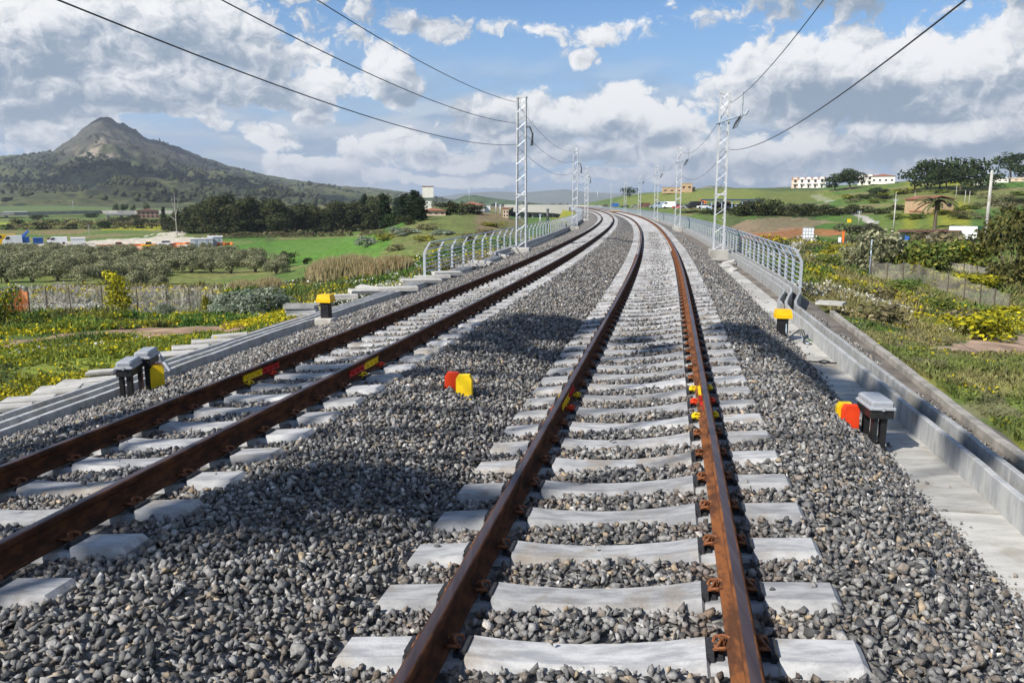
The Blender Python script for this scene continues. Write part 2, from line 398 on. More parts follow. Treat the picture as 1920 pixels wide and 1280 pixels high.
# ------------------------------------------------------------------ terrain
CTRL = [  # photo point of the ground and its distance in metres
    (100, 690, 14), (0, 640, 27), (300, 640, 24), (450, 622, 26), (0, 600, 42), (300, 588, 46), (520, 588, 42), (200, 555, 66), (40, 550, 64), (400, 556, 60),
    (100, 530, 104), (400, 532, 98), (560, 545, 70), (250, 490, 165), (60, 492, 165), (100, 462, 235), (400, 462, 225), (250, 455, 250), (540, 462, 200), (650, 452, 190),
    (600, 485, 140), (720, 515, 84), (640, 530, 80), (450, 442, 270), (640, 442, 262), (720, 430, 230), (100, 432, 360), (330, 428, 360), (200, 408, 520), (430, 415, 400),
    (40, 400, 620), (100, 386, 1000), (400, 392, 900), (700, 388, 900), (820, 400, 180), (880, 402, 190), (940, 404, 210), (770, 425, 140), (760, 470, 105), (800, 495, 70), (860, 470, 75), (760, 520, 52),
    (900, 392, 500), (1000, 428, 210), (1040, 424, 280), (1000, 440, 140), (1060, 424, 230), (990, 414, 440), (1050, 413, 400), (930, 405, 520), (1040, 396, 800), (1150, 386, 520), (1150, 373, 800), (1230, 388, 330), (1330, 388, 280),
    (1250, 366, 560), (1300, 356, 600), (1400, 354, 560), (1180, 366, 700), (1400, 384, 330), (1400, 402, 190), (1500, 400, 210), (1440, 440, 110), (1560, 432, 130), (1500, 470, 70), (1480, 455, 84),
    (1560, 354, 430), (1640, 346, 430), (1700, 352, 340), (1800, 352, 320), (1900, 340, 340), (1600, 372, 330), (1560, 366, 380), (1640, 400, 220), (1740, 398, 190), (1740, 375, 280), (1880, 372, 280), (1900, 400, 200), (1620, 420, 165),
    (1700, 450, 115), (1800, 452, 108), (1900, 450, 110), (1840, 468, 88), (1640, 510, 54), (1720, 515, 52), (1880, 525, 50), (1560, 505, 46), (1540, 470, 75), (1600, 455, 95),
    (1890, 586, 43), (1650, 525, 50), (1600, 560, 32), (1720, 600, 29), (1800, 630, 25), (1900, 640, 25), (1900, 700, 17), (1780, 665, 20),
    (1560, 545, 36), (1900, 780, 11.5)]
_P = []; 
for px, py, d in CTRL:
    p = at_d(px, py, d); _P.append((math.atan2(p[0], p[1]), math.log(d), p[2]))
for a, d, z in ((-50, 8, -1.3), (-50, 20, -2.4), (-50, 60, -6.5), (-60, 300, -14), (-90, 10, -1.6), (-90, 40, -4), (-90, 300, -9), (-140, 20, -2.2), (180, 20, -1.5), (180, 200, -4), (140, 20, -1.6),
                (90, 10, -1.8), (90, 40, -3.2), (90, 300, 4), (55, 10, -1.6), (55, 30, -3), (55, 100, -2.6), (60, 330, 14), (-28, 1600, -6), (0, 2500, -20), (25, 1500, -5), (40, 1500, 20), (-90, 2000, -10), (90, 2000, 10), (180, 2000, -10), (0, 12000, -30), (120, 9000, -20), (-120, 9000, -20), (-25, 9000, -20), (30, 9000, -20)):
    _P.append((R(a), math.log(d), z))
_P = np.array(_P); KA = 2.2
def _feat(a, l): return np.stack([np.sin(a) * KA, np.cos(a) * KA, l], -1)
_FP = _feat(_P[:, 0], _P[:, 1])
_K = np.sqrt(((_FP[:, None] - _FP[None]) ** 2).sum(-1) + .003)
_n = len(_P)
_wts = np.linalg.solve(_K + np.eye(_n) * 1e-3, _P[:, 2])
def rbf_h(x, y):
    x = np.atleast_1d(np.asarray(x, float)); y = np.atleast_1d(np.asarray(y, float)); out = np.empty(len(x))
    for a in range(0, len(x), 30000):
        X = x[a:a + 30000]; Y = y[a:a + 30000]
        F = _feat(np.arctan2(X, Y), np.log(np.maximum(np.hypot(X, Y), 6.)))
        out[a:a + 30000] = np.sqrt(((F[:, None] - _FP[None]) ** 2).sum(-1) + .003) @ _wts
    return out
def terrain_h(x, y):
    x = np.atleast_1d(np.asarray(x, float)); y = np.atleast_1d(np.asarray(y, float))
    h = rbf_h(x, y); d = np.hypot(x, y)
    h = h + (fbm(x * .35, y * .35, 3) - .5) * .28 * sstep(6, 16, d) + (fbm(x * .05, y * .05, 5) - .5) * 1.1 * sstep(30, 120, d)
    near = d < 470
    if near.any():
        s, o = SO(x[near], y[near])
        dl = np.maximum(-8.75 - o, o - 4.5); form = np.where(o > 0, -.98, -.86)
        form = np.where((o > -8.3) & (o < 4.25), -1.25, form)
        hn = h[near]; w = np.clip(dl / (np.where((s > 62) & (o < 0), .35, 1.6) * np.abs(form - hn) + np.where((s > 62) & (o < 0), .8, 2.5)), 0, 1); w = w * w * (3 - 2 * w) * .35 + w * .65
        k = 1 - sstep(395, 440, s)
        h[near] = hn * (1 - (1 - w) * k) + form * (1 - w) * k
    return h
_T = np.exp(np.linspace(math.log(3.), math.log(2500.), 900))
def hit(px, py):
    """where the ground is under a point of the photograph"""
    r = px_dir(px, py); r = r / math.hypot(r[0], r[1])
    X = r[0] * _T; Y = r[1] * _T; Z = CAMH + r[2] * _T; H = terrain_h(X, Y)
    i = np.where(Z <= H)[0]
    i = int(i[0]) if len(i) else 560
    if i > 0:
        a = (Z - H)[i - 1]; b = (Z - H)[i]; t = a / (a - b) if a != b else 0
        dd = _T[i - 1] + (_T[i] - _T[i - 1]) * min(max(t, 0), 1)
    else: dd = _T[0]
    x, y = r[0] * dd, r[1] * dd
    return Vector((x, y, float(terrain_h(x, y)[0])))
def px_m(p): return FPX / math.hypot(p[0], p[1])      # photo pixels per metre there
def poly(pts): return np.array([hit(*p)[:2] for p in pts])
def inside(P, x, y):
    r = np.zeros(len(x), bool); n = len(P); j = n - 1
    for i in range(n):
        xi, yi = P[i]; xj, yj = P[j]
        c = ((yi > y) != (yj > y)) & (x < (xj - xi) * (y - yi) / (yj - yi + 1e-12) + xi); r ^= c; j = i
    return r

LUSH = (.065, .135, .022); GREEN = (.095, .145, .030); YGREEN = (.24, .235, .02); DRY = (.21, .175, .085); BRUSH = (.06, .065, .032)
EARTH = (.30, .195, .135); PALE = (.50, .45, .37); REDSOIL = (.36, .13, .055); BROWN = (.20, .135, .085)
PATHS = [([(0, 658), (0, 640), (140, 624), (300, 613), (420, 612), (455, 617), (430, 628), (330, 629), (180, 638), (90, 652)], EARTH),
         ([(1735, 652), (1790, 642), (1920, 626), (1960, 628), (1960, 668), (1880, 664), (1800, 661)], (.34, .24, .17))]
FIELDS = [([(1510, 560), (1560, 520), (1660, 530), (1760, 580), (1700, 620), (1600, 600)], (.20, .18, .07)), ([(1700, 590), (1960, 600), (1960, 640), (1740, 640)], (.19, .20, .04)), ([(1640, 640), (1760, 670), (1960, 680), (1960, 860), (1850, 800)], (.13, .165, .04)), ([(0, 658), (330, 638), (452, 626), (250, 690), (0, 750)], (.17, .205, .028)), ([(-40, 588), (565, 588), (470, 614), (150, 620), (-40, 638)], (.14, .19, .026)), ([(560, 500), (500, 470), (428, 449), (640, 446), (760, 455), (800, 476), (800, 498), (770, 520), (700, 500)], (.075, .175, .020)),
          ([(0, 482), (0, 536), (300, 541), (470, 537), (560, 500), (440, 472), (0, 470)], (.155, .165, .045)),
          ([(40, 543), (445, 547), (450, 586), (25, 588)], (.36, .33, .28)),
          ([(0, 452), (100, 455), (250, 447), (285, 437), (360, 428), (362, 432), (300, 446), (430, 449), (395, 467), (330, 469), (130, 471), (20, 464)], PALE),
          ([(378, 469), (442, 452), (432, 446), (395, 464)], REDSOIL),
          ([(200, 470), (330, 469), (330, 460), (200, 462)], (.42, .24, .13)),
          ([(180, 432), (240, 420), (340, 414), (345, 424), (280, 432)], (.30, .30, .02)),
          ([(0, 425), (160, 425), (160, 415), (0, 415)], (.26, .30, .03)),
          ([(0, 440), (150, 440), (160, 430), (0, 430)], (.20, .15, .07)),
          ([(700, 492), (790, 408), (860, 402), (960, 402), (960, 440), (860, 466)], (.15, .155, .05)),
          ([(900, 405), (1000, 400), (1000, 445), (900, 440)], BROWN),
          ([(1385, 452), (1450, 456), (1560, 442), (1602, 432), (1500, 424), (1400, 438)], REDSOIL),
          ([(1365, 424), (1400, 440), (1530, 425), (1565, 412), (1480, 404), (1400, 412)], (.24, .175, .11)),
          ([(1478, 474), (1500, 456), (1545, 447), (1516, 459), (1498, 478)], (.52, .50, .46)),
          ([(1588, 399), (1608, 399), (1646, 420), (1630, 422)], (.40, .37, .34)),
          ([(1530, 363), (1545, 360), (1572, 375), (1556, 378)], (.44, .41, .38)),
          ([(1150, 384), (1180, 367), (1300, 357), (1400, 354), (1560, 355), (1585, 372), (1420, 386)], (.165, .19, .04)),
          ([(1620, 372), (1760, 352), (1960, 352), (1960, 376), (1700, 380)], (.13, .145, .045)),
          ([(1590, 440), (1780, 425), (1960, 425), (1960, 445), (1800, 452)], (.12, .125, .04))]
PATHS = [(poly(p), c) for p, c in PATHS]; FIELDS = [(poly(p), c) for p, c in FIELDS]

def ground_colour(x, y):
    n = len(x); d = np.hypot(x, y); sc = 1.0 / np.clip(d / 60, 1, 12)
    a = fbm(x * .16 * sc, y * .16 * sc, 21, 5); b = fbm(x * .05, y * .05, 31, 4); c = fbm(x * .9, y * .9, 41, 3)
    col = np.empty((n, 3))
    col[:] = GREEN
    def mix(m, k): col[:] = col * (1 - m[:, None]) + np.array(k) * m[:, None]
    mix(sstep(.45, .62, a), LUSH); mix(sstep(.52, .66, b) * .8, DRY); mix(sstep(.58, .70, fbm(x * .22 * sc, y * .22 * sc, 51, 4)) * .75, YGREEN); mix(sstep(.60, .70, fbm(x * .3 * sc, y * .3 * sc, 61, 4)) * .7, BRUSH)
    right = (x > 0) & (d < 120)
    mix(right * sstep(.46, .66, fbm(x * .3, y * .3, 71, 4)) * .6, (.20, .185, .07))
    far = sstep(350, 700, d) * .8; mix(far, (.095, .14, .05))
    for P, k in FIELDS:
        m = inside(P, x + (a - .5) * d * .07 + (c - .5) * d * .02, y + (a - .5) * d * .10 + (c - .5) * d * .04).astype(float); keep = .85 if k[0] < .21 else .93
        mix(m * keep * (1 - .35 * sstep(.5, .68, a)), k)
    for P, k in PATHS:
        m = inside(P, x + (c - .5) * 1.2, y + (a - .5) * 2.).astype(float); mix(m * (1 - .5 * sstep(.55, .7, c)), k)
    near = d < 300
    s, o = SO(x[near], y[near]); e = np.zeros(n); e[near] = ((o > -8.4) & (o < 4.6) & (s < 430)); mix(e, (.15, .125, .10))
    e[near] = ((o >= 4.6) & (o < 5.3) & (s < 20)) * .5; mix(e * sstep(.4, .6, c), (.16, .13, .10))
    return col * (.8 + .4 * c[:, None])

def build_terrain():
    az = np.concatenate([np.linspace(-42, 42, 680), np.linspace(42, 318, 90)[1:-1]]) * math.pi / 180
    d = np.concatenate([[.05], np.exp(np.linspace(math.log(2.5), math.log(1700), 400)), np.exp(np.linspace(math.log(1800), math.log(26000), 26))])
    A, D = np.meshgrid(az, d); x = (np.sin(A) * D).ravel(); y = (np.cos(A) * D).ravel(); z = terrain_h(x, y)
    n, m = len(az), len(d); i = np.arange(m - 1)[:, None] * n; j = np.arange(n)[None]; j2 = (j + 1) % n
    F = np.stack([i + j, i + j2, i + n + j2, i + n + j], -1).reshape(-1, 4)
    o = np_mesh('ground', np.stack([x, y, z], 1), F, M_TERR, ground_colour(x, y), smooth=True); tag(o, kind='structure')
build_terrain()

# ------------------------------------------------------------------ ballast bed and strips beside the track
def bed_material():
    m, nt, b = new_mat('ballast_far'); b.inputs['Roughness'].default_value = .95; b.inputs['Specular IOR Level'].default_value = .1
    tc = nt.nodes.new('ShaderNodeTexCoord'); v = tc.outputs['Object']
    vo = nt.nodes.new('ShaderNodeTexVoronoi'); vo.inputs['Scale'].default_value = 16.; nt.links.new(v, vo.inputs['Vector'])
    se = nt.nodes.new('ShaderNodeSeparateColor'); nt.links.new(vo.outputs['Color'], se.inputs[0])
    r = S(nt, se.outputs[0]); base = mixc(nt, r.step(.1, .9), (.085, .083, .082), (.25, .24, .225))
    base = mixc(nt, S(nt, se.outputs[1]).step(.86, .93), base, (.36, .31, .25))
    nt.links.new(base, b.inputs['Base Color'])
    bp = nt.nodes.new('ShaderNodeBump'); bp.inputs['Strength'].default_value = 1.; bp.inputs['Distance'].default_value = .05; bp.invert = True
    nt.links.new(vo.outputs['Distance'], bp.inputs['Height']); nt.links.new(bp.outputs[0], b.inputs['Normal'])
    return m
M_BED = bed_material()
def strip(name, o_z, s0, s1, mat, ds=.5, kind='structure', wob=0., s_list=None):
    """a ribbon along the track: o_z = [(offset, height)] across it"""
    s = np.array(s_list) if s_list is not None else np.arange(s0, s1 + 1e-6, ds); k = len(o_z); V = []
    for oo, zz in o_z:
        of = oo + (vnoise(s * 1.7, s * 0 + oo, 5) - .5) * wob
        x, y = Wn(s, of); V.append(np.stack([x, y, np.full(len(s), float(zz)) + (vnoise(s * 2.3, s * 0 + oo * 3, 9) - .5) * wob * .15], 1))
    V = np.stack(V, 1).reshape(-1, 3); m = len(s)
    i = np.arange(m - 1)[:, None] * k; j = np.arange(k - 1)[None]
    F = np.stack([i + j, i + j + 1, i + k + j + 1, i + k + j], -1).reshape(-1, 4)
    o = np_mesh(name, V, F, mat); tag(o, kind=kind); return o
_o = np.concatenate([np.linspace(a, b, 5)[:-1] for a, b in zip(PB_O[:-1], PB_O[1:])] + [[PB_O[-1]]])
strip('ballast_bed', [(float(o), float(bedz(o)) - .035) for o in _o], -4, 640, M_BED, s_list=np.concatenate([np.arange(-4, 60, .25), np.arange(60, 640, 1.)]))
M_SOIL = pmat('dark_soil', (.20, .175, .15), (.11, .095, .08), 1.3, .95, bump=.8, bscale=14., detail=9.)
strip('soil_strip', [(2.6, -.84), (3.4, -.84), (3.9, -.83), (4.45, -.86), (4.75, -1.05)], -4, 400, M_SOIL, 1., wob=.1)
strip('soil_strip', [(-8.9, -.95), (-8.5, -.76), (-7.9, -.74), (-7.0, -.80)], -4, 400, M_SOIL, 1., wob=.1)

# walkway slabs to the right of the ballast
def walkway():
    s = -2.0; k = 0
    while s < 35:
        L = 1.465; w0 = 2.62; w1 = 3.36 if s < 20 else 3.36 - (s - 20) * .012
        mb = MB(); q = [W(s, w0), W(s, w1), W(s + L, w1), W(s + L, w0)]; c = sum(q, Vector()) / 4
        zt = -.752 + rng.uniform(-.004, .004)
        mb.add([(p.x - c.x, p.y - c.y, -.09) for p in q] + [(c.x + (p.x - c.x) * 1. - c.x, p.y - c.y, 0) for p in q], [(3, 2, 1, 0), (4, 5, 6, 7), (0, 1, 5, 4), (1, 2, 6, 5), (2, 3, 7, 6), (3, 0, 4, 7)])
        o = mb.build('walkway_slab', M_PALE, loc=(c.x, c.y, zt))
        near = k in (3, 4, 5)
        if 5.2 <= s <= 6.9: lab = 'pale walkway slab carrying the shadow of the grey lidded box'
        elif 12.3 <= s <= 13.9: lab = 'pale walkway slab beside the yellow-capped post with loose cables'
        else: lab = 'pale concrete walkway slab between ballast and right-hand cable trough'
        tag(o, lab, 'concrete slab', 'walkway slabs along the right-hand ballast'); s += 1.5; k += 1
walkway()

def wall_path(mb, so, z0, z1, th=.065, step=.25):
    """thin upright wall along track offsets, with the joints of its one-metre units"""
    pts = []
    for (s0, o0), (s1, o1) in zip(so[:-1], so[1:]):
        n = max(1, int(math.hypot(s1 - s0, o1 - o0) / step))
        pts += [(s0 + (s1 - s0) * i / n, o0 + (o1 - o0) * i / n) for i in range(n)]
    pts.append(so[-1]); P = [W(s, o) for s, o in pts]; secs = []; jit = {}
    for i, p in enumerate(P):
        t = (P[min(i + 1, len(P) - 1)] - P[max(i - 1, 0)]).normalized(); nrm = Vector((t.y, -t.x, 0))
        u = int(pts[i][0] // 1.0); c0 = .008
        if u not in jit: jit[u] = (rng.uniform(-.006, .006), rng.uniform(-.008, .008))
        dz, dn = jit[u]; q = p + nrm * dn
        a = q - nrm * th / 2; b = q + nrm * th / 2; c = .008
        if i and int(pts[i - 1][0] // 1.0) != u:      # the open joint between two units
            for f, g in ((-.014, 0), (-.010, 1), (-.004, 1)):
                e = q + t * f; a2 = e - nrm * (th / 2 - .012 * g); b2 = e + nrm * (th / 2 - .012 * g); zz = z1 + dz - .018 * g
                secs.append([(a2.x, a2.y, z0), (a2.x, a2.y, zz - c0), (a2.x + nrm.x * c0, a2.y + nrm.y * c0, zz), (b2.x - nrm.x * c0, b2.y - nrm.y * c0, zz), (b2.x, b2.y, zz - c0), (b2.x, b2.y, z0)])
        secs.append([(a.x, a.y, z0), (a.x, a.y, z1 + dz - c), (a.x + nrm.x * c, a.y + nrm.y * c, z1 + dz), (b.x - nrm.x * c, b.y - nrm.y * c, z1 + dz), (b.x, b.y, z1 + dz - c), (b.x, b.y, z0)])
    mb.loft(secs)
def trough(name, walls, z0, z1, label, floor=True):
    root = thing(name, W(walls[0][0][0], walls[0][0][1], z0), label, 'cable trough')
    off = root.location.copy()
    for k, so in enumerate(walls):
        mb = MB(); wall_path(mb, so, z0, z1); mb.v = [(x - off.x, y - off.y, z - off.z) for x, y, z in mb.v]
        mb.build('side_wall', M_TROUGH, root)
    return root
B0 = gso(1436, 537, -.47); B1 = gso(1452, 516, -.47)
def oi(s): return 3.36 - .013 * (s - 5)
inner = [(-3, oi(-3)), (6, oi(6)), (12, oi(12)), (17.2, oi(17.2)), (18.4, oi(18.4) + .02), (19.2, oi(19) + .13), (20.4, 3.55), (21.6, 3.80), (22.6, 3.93), (24, 3.95), (40, 3.88), (80, 3.9), (150, 3.95), (300, 3.95)]
outer = [(s, o + .24) for s, o in inner]
third = [(18.6, 3.1 + .06), (19.6, 3.18), (20.8, 3.42), (22.0, 3.66), (23.0, 3.72), (26, 3.72), (40, 3.66), (80, 3.68), (150, 3.7)]
trough('cable_trough', [inner, outer], -.86, -.475, 'pale concrete cable trough along the right edge that kinks outward before the railing')
trough('cable_trough', [third], -.86, -.50, 'short curved concrete trough wall that starts at the kink beside the right-hand mast')
lw = [[(-3, -7.46), (5, -7.50), (10, -7.68), (15, -7.72), (40, -7.74)], [(-3, -7.18), (5, -7.24), (8, -7.38), (11.4, -7.52), (15, -7.56), (40, -7.58)], [(-3, -6.9), (5, -6.98), (8, -7.13), (11.4, -7.34), (15, -7.38), (60, -7.42)]]
trough('cable_trough', lw, -.86, -.545, 'double concrete cable trough with three parallel wall tops along the left-hand ballast')
mb = MB(); wall_path(mb, [(36, -7.72), (60, -7.75), (110, -7.8), (300, -7.8)], -1.3, -.36, .16)
tag(mb.build('parapet_kerb', M_TROUGH), 'grey concrete kerb under the left-hand railing beyond the mast', 'concrete kerb')
mb = MB(); wall_path(mb, [(-3, 4.18), (5, 4.16), (11, 4.28), (19.5, 4.5)], -1.35, -.74, .12)
tag(mb.build('edging_kerb', pmat('weathered_concrete', (.33, .31, .28), (.2, .19, .17), 3., .95, bump=.4, bscale=30.)), 'weathered concrete edging between the dark gravel strip and the right-hand grass', 'concrete kerb')

# ------------------------------------------------------------------ rails
PROF = [(-.075, -.172), (.075, -.172), (.075, -.160), (.055, -.153), (.016, -.142), (.009, -.120), (.009, -.070), (.014, -.052), (.033, -.040), (.0365, -.034), (.0365, -.012), (.033, -.004), (.024, .0), (-.024, .0), (-.033, -.004), (-.0365, -.012), (-.0365, -.034), (-.033, -.040), (-.014, -.052), (-.009, -.070), (-.009, -.120), (-.016, -.142), (-.055, -.153), (-.075, -.160)]
def rail(off, label, side_mat):
    s = np.concatenate([np.arange(-3, 60, .5), np.arange(60, 640, 2.)]); V = []
    for po, pz in PROF:
        x, y = Wn(s, off + po); V.append(np.stack([x, y, np.full(len(s), float(railtop(off)) + pz)], 1))
    k = len(PROF); m = len(s); V = np.stack(V, 1).reshape(-1, 3)
    i = np.arange(m - 1)[:, None] * k; j = np.arange(k)[None]; F = np.stack([i + j, i + (j + 1) % k, i + k + (j + 1) % k, i + k + j], -1).reshape(-1, 4)
    mi = np.tile(np.isin(np.arange(k), (12,)).astype(int), m - 1)
    o = np_mesh('rail', V, F, [side_mat, M_HEAD], mi=mi)
    p0 = Vector(V[0]); me = o.data; co = np.array(V) - np.array(p0); me.vertices.foreach_set('co', co.astype(np.float32).ravel()); me.update(); o.location = p0
    me.flip_normals() if False else None
    return tag(o, label, 'rail', 'rails of the two tracks')
RAILS = {}
for key, off, lab, mt in (('RR', .75, 'orange-rusted rail farthest right, sunlit on its left side', M_RUST), ('RL', -.75, 'dark brown rail on the left side of the right-hand track', M_RUST_SHADE),
                          ('LR', -SP + .75, 'dark brown rail on the right side of the left-hand track', M_RUST_SHADE), ('LL', -SP - .75, 'dark brown rail farthest left, next to the left-hand ballast shoulder', M_RUST_SHADE)):
    RAILS[key] = (rail(off, lab, mt), off)

# coloured fishplates of the insulated joints: parts of each rail
def fishplates(key, px, py, red_first, side_cols):
    o, off = RAILS[key]; s, _ = gso(px, py, float(railtop(off)) - .06); th = th_at(s); z = float(railtop(off)); L = .46
    for side in (-1, 1):
        for k, nm in ((0, 'a'), (1, 'b')):
            mb = MB(); c = (k * 2 - 1) * L / 2
            pr = [(.012, -.135), (.030, -.130), (.022, -.095), (.034, -.052), (.014, -.050)]
            mb.loft([[(side * a, c - L / 2, b) for a, b in pr], [(side * a, c + L / 2, b) for a, b in pr]])
            for q in (-.14, 0., .14):
                mb.cyl((side * .024, c + q, -.105), .014, .03, 6)
                mb.box((side * .040, c + q, -.095), (.03, .026, .026))
            red = (k == 0) == red_first
            p = mb.build('fishplate', M_DRED if red else M_YEL2, o); p.matrix_parent_inverse = Matrix()
            w = W(s, off, z) - o.location; p.location = w; p.rotation_euler = (0, 0, -th)
            p['label'] = ('red' if red else 'yellow') + ' painted fishplate of the insulated joint'
    return s
J = {}
J['RL'] = fishplates('RL', 1072, 738, False, 0); J['RR'] = fishplates('RR', 1318, 735, True, 0); J['LL'] = fishplates('LL', 497, 692, False, 0); J['LR'] = fishplates('LR', 702, 683, True, 0)

# ------------------------------------------------------------------ sleepers with their fastenings
def sleeper_mesh():
    st = [(-1.30, -.035, .105), (-1.27, 0, .10), (-.915, .006, .10), (-.90, -.022, .10), (-.60, -.022, .10), (-.585, .014, .10), (-.40, -.010, .098), (-.15, -.026, .094), (0, -.028, .093)]
    st = st + [(-a, b, c) for a, b, c in st[-2::-1]]
    mb = MB(); mb.loft([[(x, -w - .05, -.20), (x, -w - .045, zt - .06), (x, -w, zt), (x, w, zt), (x, w + .045, zt - .06), (x, w + .05, -.20)] for x, zt, w in st])
    return mb
def clip_mesh(sg):
    """tension clamp, bolt and guide plate standing on one side of a rail; sg = which way the rail lies"""
    mb = MB(); mb.mat(1)
    mb.box((-sg * .145, 0, .012), (.035, .15, .052)); mb.box((-sg * .112, 0, -.004), (.05, .12, .022))
    mb.mat(0)
    for q in (-1, 1):
        loop = []
        for k in range(15):
            a = math.pi * (-.15 + 1.55 * k / 14)
            loop.append((-sg * (.085 - .042 * math.cos(a)), q * (.034 + .024 * math.sin(a)), .030 + .016 * math.sin(a * 1.1) + .010))
        loop.append((-sg * .045, q * .020, .030)); mb.tube(loop, .0085, 6)
    mb.tube([(-sg * .095, -.03, .026), (-sg * .122, 0, .034), (-sg * .095, .03, .026)], .0085, 6)
    mb.tube([(-sg * .120, -.052, .05), (-sg * .1, -.03, .068), (-sg * .085, 0, .074), (-sg * .1, .03, .068), (-sg * .120, .052, .05)], .0085, 6)
    mb.cyl((-sg * .085, 0, 0), .013, .078, 6); mb.cyl((-sg * .085, 0, .032), .026, .008, 10); mb.cyl((-sg * .085, 0, .04), .019, .02, 6)
    return mb
SLAB_L = {'R': .45, 'L': .83}
_proto = sleeper_mesh().build('sleeper', M_CONC); C.objects.unlink(_proto)
_clips = []
for rail_o in (-.75, .75):
    for sg in (-1, 1):
        c = clip_mesh(sg).build('rail_clip', [M_CLIP, M_RUBBER]); C.objects.unlink(c); c.location = (rail_o - sg * .0, 0, -.012); _clips.append((c, sg, rail_o))
ORD = ['first', 'second', 'third', 'fourth', 'fifth', 'sixth', 'seventh', 'eighth', 'ninth', 'tenth', 'eleventh', 'twelfth']
SLEEPERS = []
_painted = {}
def paint_clip(c, s):
    m = M_YEL2 if int(s / .6) % 2 else M_RED; k = (c.name, m.name)
    if k not in _painted:
        p = c.copy(); p.data = c.data.copy(); p.data.materials[0] = m; p.name = 'rail_clip'; p['label'] = ('yellow' if m is M_YEL2 else 'red') + ' painted rail clip'; _painted[k] = p
    return _painted[k]
def sleepers(side):
    cen, cant, dz, nm = (0., C1, 0., 'right-hand') if side == 'R' else (-SP, C2, DZ, 'left-hand')
    first = -.15 if side == 'R' else .83 - .6
    for k in range(150):
        s = first + .6 * k; p = W(s, cen, dz - .19)
        jt = J['RL'] if side == 'R' else J['LR']; jt2 = J['RR'] if side == 'R' else J['LL']
        if abs(s - jt) < .3 or abs(s - jt2) < .3: lab = f'concrete sleeper of the {nm} track at a red and yellow rail joint'
        elif s < 14: lab = f'large clean concrete sleeper on the near stretch of the {nm} track'
        elif s < 35: lab = f'concrete sleeper of the {nm} track between its rail joints and the first masts'
        else: lab = f'small distant concrete sleeper of the {nm} track past the first masts'
        o = _proto.copy(); C.objects.link(o); o.location = p
        o.rotation_euler = Matrix.Rotation(-th_at(s) + rng.normal(0, .004), 3, 'Z').to_4x4().to_euler(); o.rotation_euler[1] = -math.atan(cant / 1.5)
        tag(o, lab, 'sleeper', f'sleepers of the {nm} track')
        X, Y, dep = project(p)
        SLEEPERS.append((s, cen))
        if s < 34 and -900 < X < 2400 and dep > 0 and Y < 1800:
            for c, sg, ro in _clips:
                near_joint = abs(s - (J[{('R', 1): 'RR', ('R', -1): 'RL', ('L', 1): 'LR', ('L', -1): 'LL'}[(side, 1 if ro > 0 else -1)]])) < .75
                q = (paint_clip(c, s) if near_joint else c).copy(); C.objects.link(q); q.parent = o
                q.location = (ro, 0, -.012); 
    # the rest of the line, too small to tell apart
    V = []; F = []; pv = np.array([v.co[:] for v in _proto.data.vertices]); pf = [list(p.vertices) for p in _proto.data.polygons]
    mb = MB(); s = first + .6 * 150
    while s < 420:
        t = th_at(s); p = W(s, cen, dz - .19); ct, sn = math.cos(-t), math.sin(-t); tl = cant / 1.5
        b = [(p.x + ct * x - sn * y, p.y + sn * x + ct * y, p.z + z + x * tl) for x, y, z in ((-1.3, -.15, -.07), (1.3, -.15, -.07), (1.3, -.1, -.015), (-1.3, -.1, -.015), (-1.3, .1, -.015), (1.3, .1, -.015))]
        mb.add(b, [(0, 1, 2, 3), (3, 2, 5, 4)]); s += .6
    tag(mb.build('sleepers', M_CONC), f'distant run of pale sleepers on the {nm} track bend', 'sleepers', kind='stuff')
sleepers('R'); sleepers('L')

# ------------------------------------------------------------------ ballast stones
def hull_proto(n, seed):
    r = random.Random(seed); bm = bmesh.new()
    for _ in range(n):
        while True:
            p = Vector((r.uniform(-1, 1), r.uniform(-1, 1), r.uniform(-1, 1)))
            if .05 < p.length < 1: break
        p.normalize(); p *= r.uniform(.72, 1.15)
        bm.verts.new((p.x, p.y * r.uniform(.75, 1), p.z * .95))
    res = bmesh.ops.convex_hull(bm, input=bm.verts)
    bmesh.ops.delete(bm, geom=[v for v in bm.verts if not v.link_faces], context='VERTS')
    bmesh.ops.triangulate(bm, faces=bm.faces); bm.verts.index_update()
    V = np.array([v.co[:] for v in bm.verts]); F = np.array([[v.index for v in f.verts] for f in bm.faces]); bm.free(); return V, F
def rand_rot(n):
    q = rng.normal(size=(n, 4)); q /= np.linalg.norm(q, axis=1)[:, None]; w, x, y, z = q.T
    return np.stack([1 - 2 * (y * y + z * z), 2 * (x * y - z * w), 2 * (x * z + y * w), 2 * (x * y + z * w), 1 - 2 * (x * x + z * z), 2 * (y * z - x * w), 2 * (x * z - y * w), 2 * (y * z + x * w), 1 - 2 * (x * x + y * y)], -1).reshape(n, 3, 3)
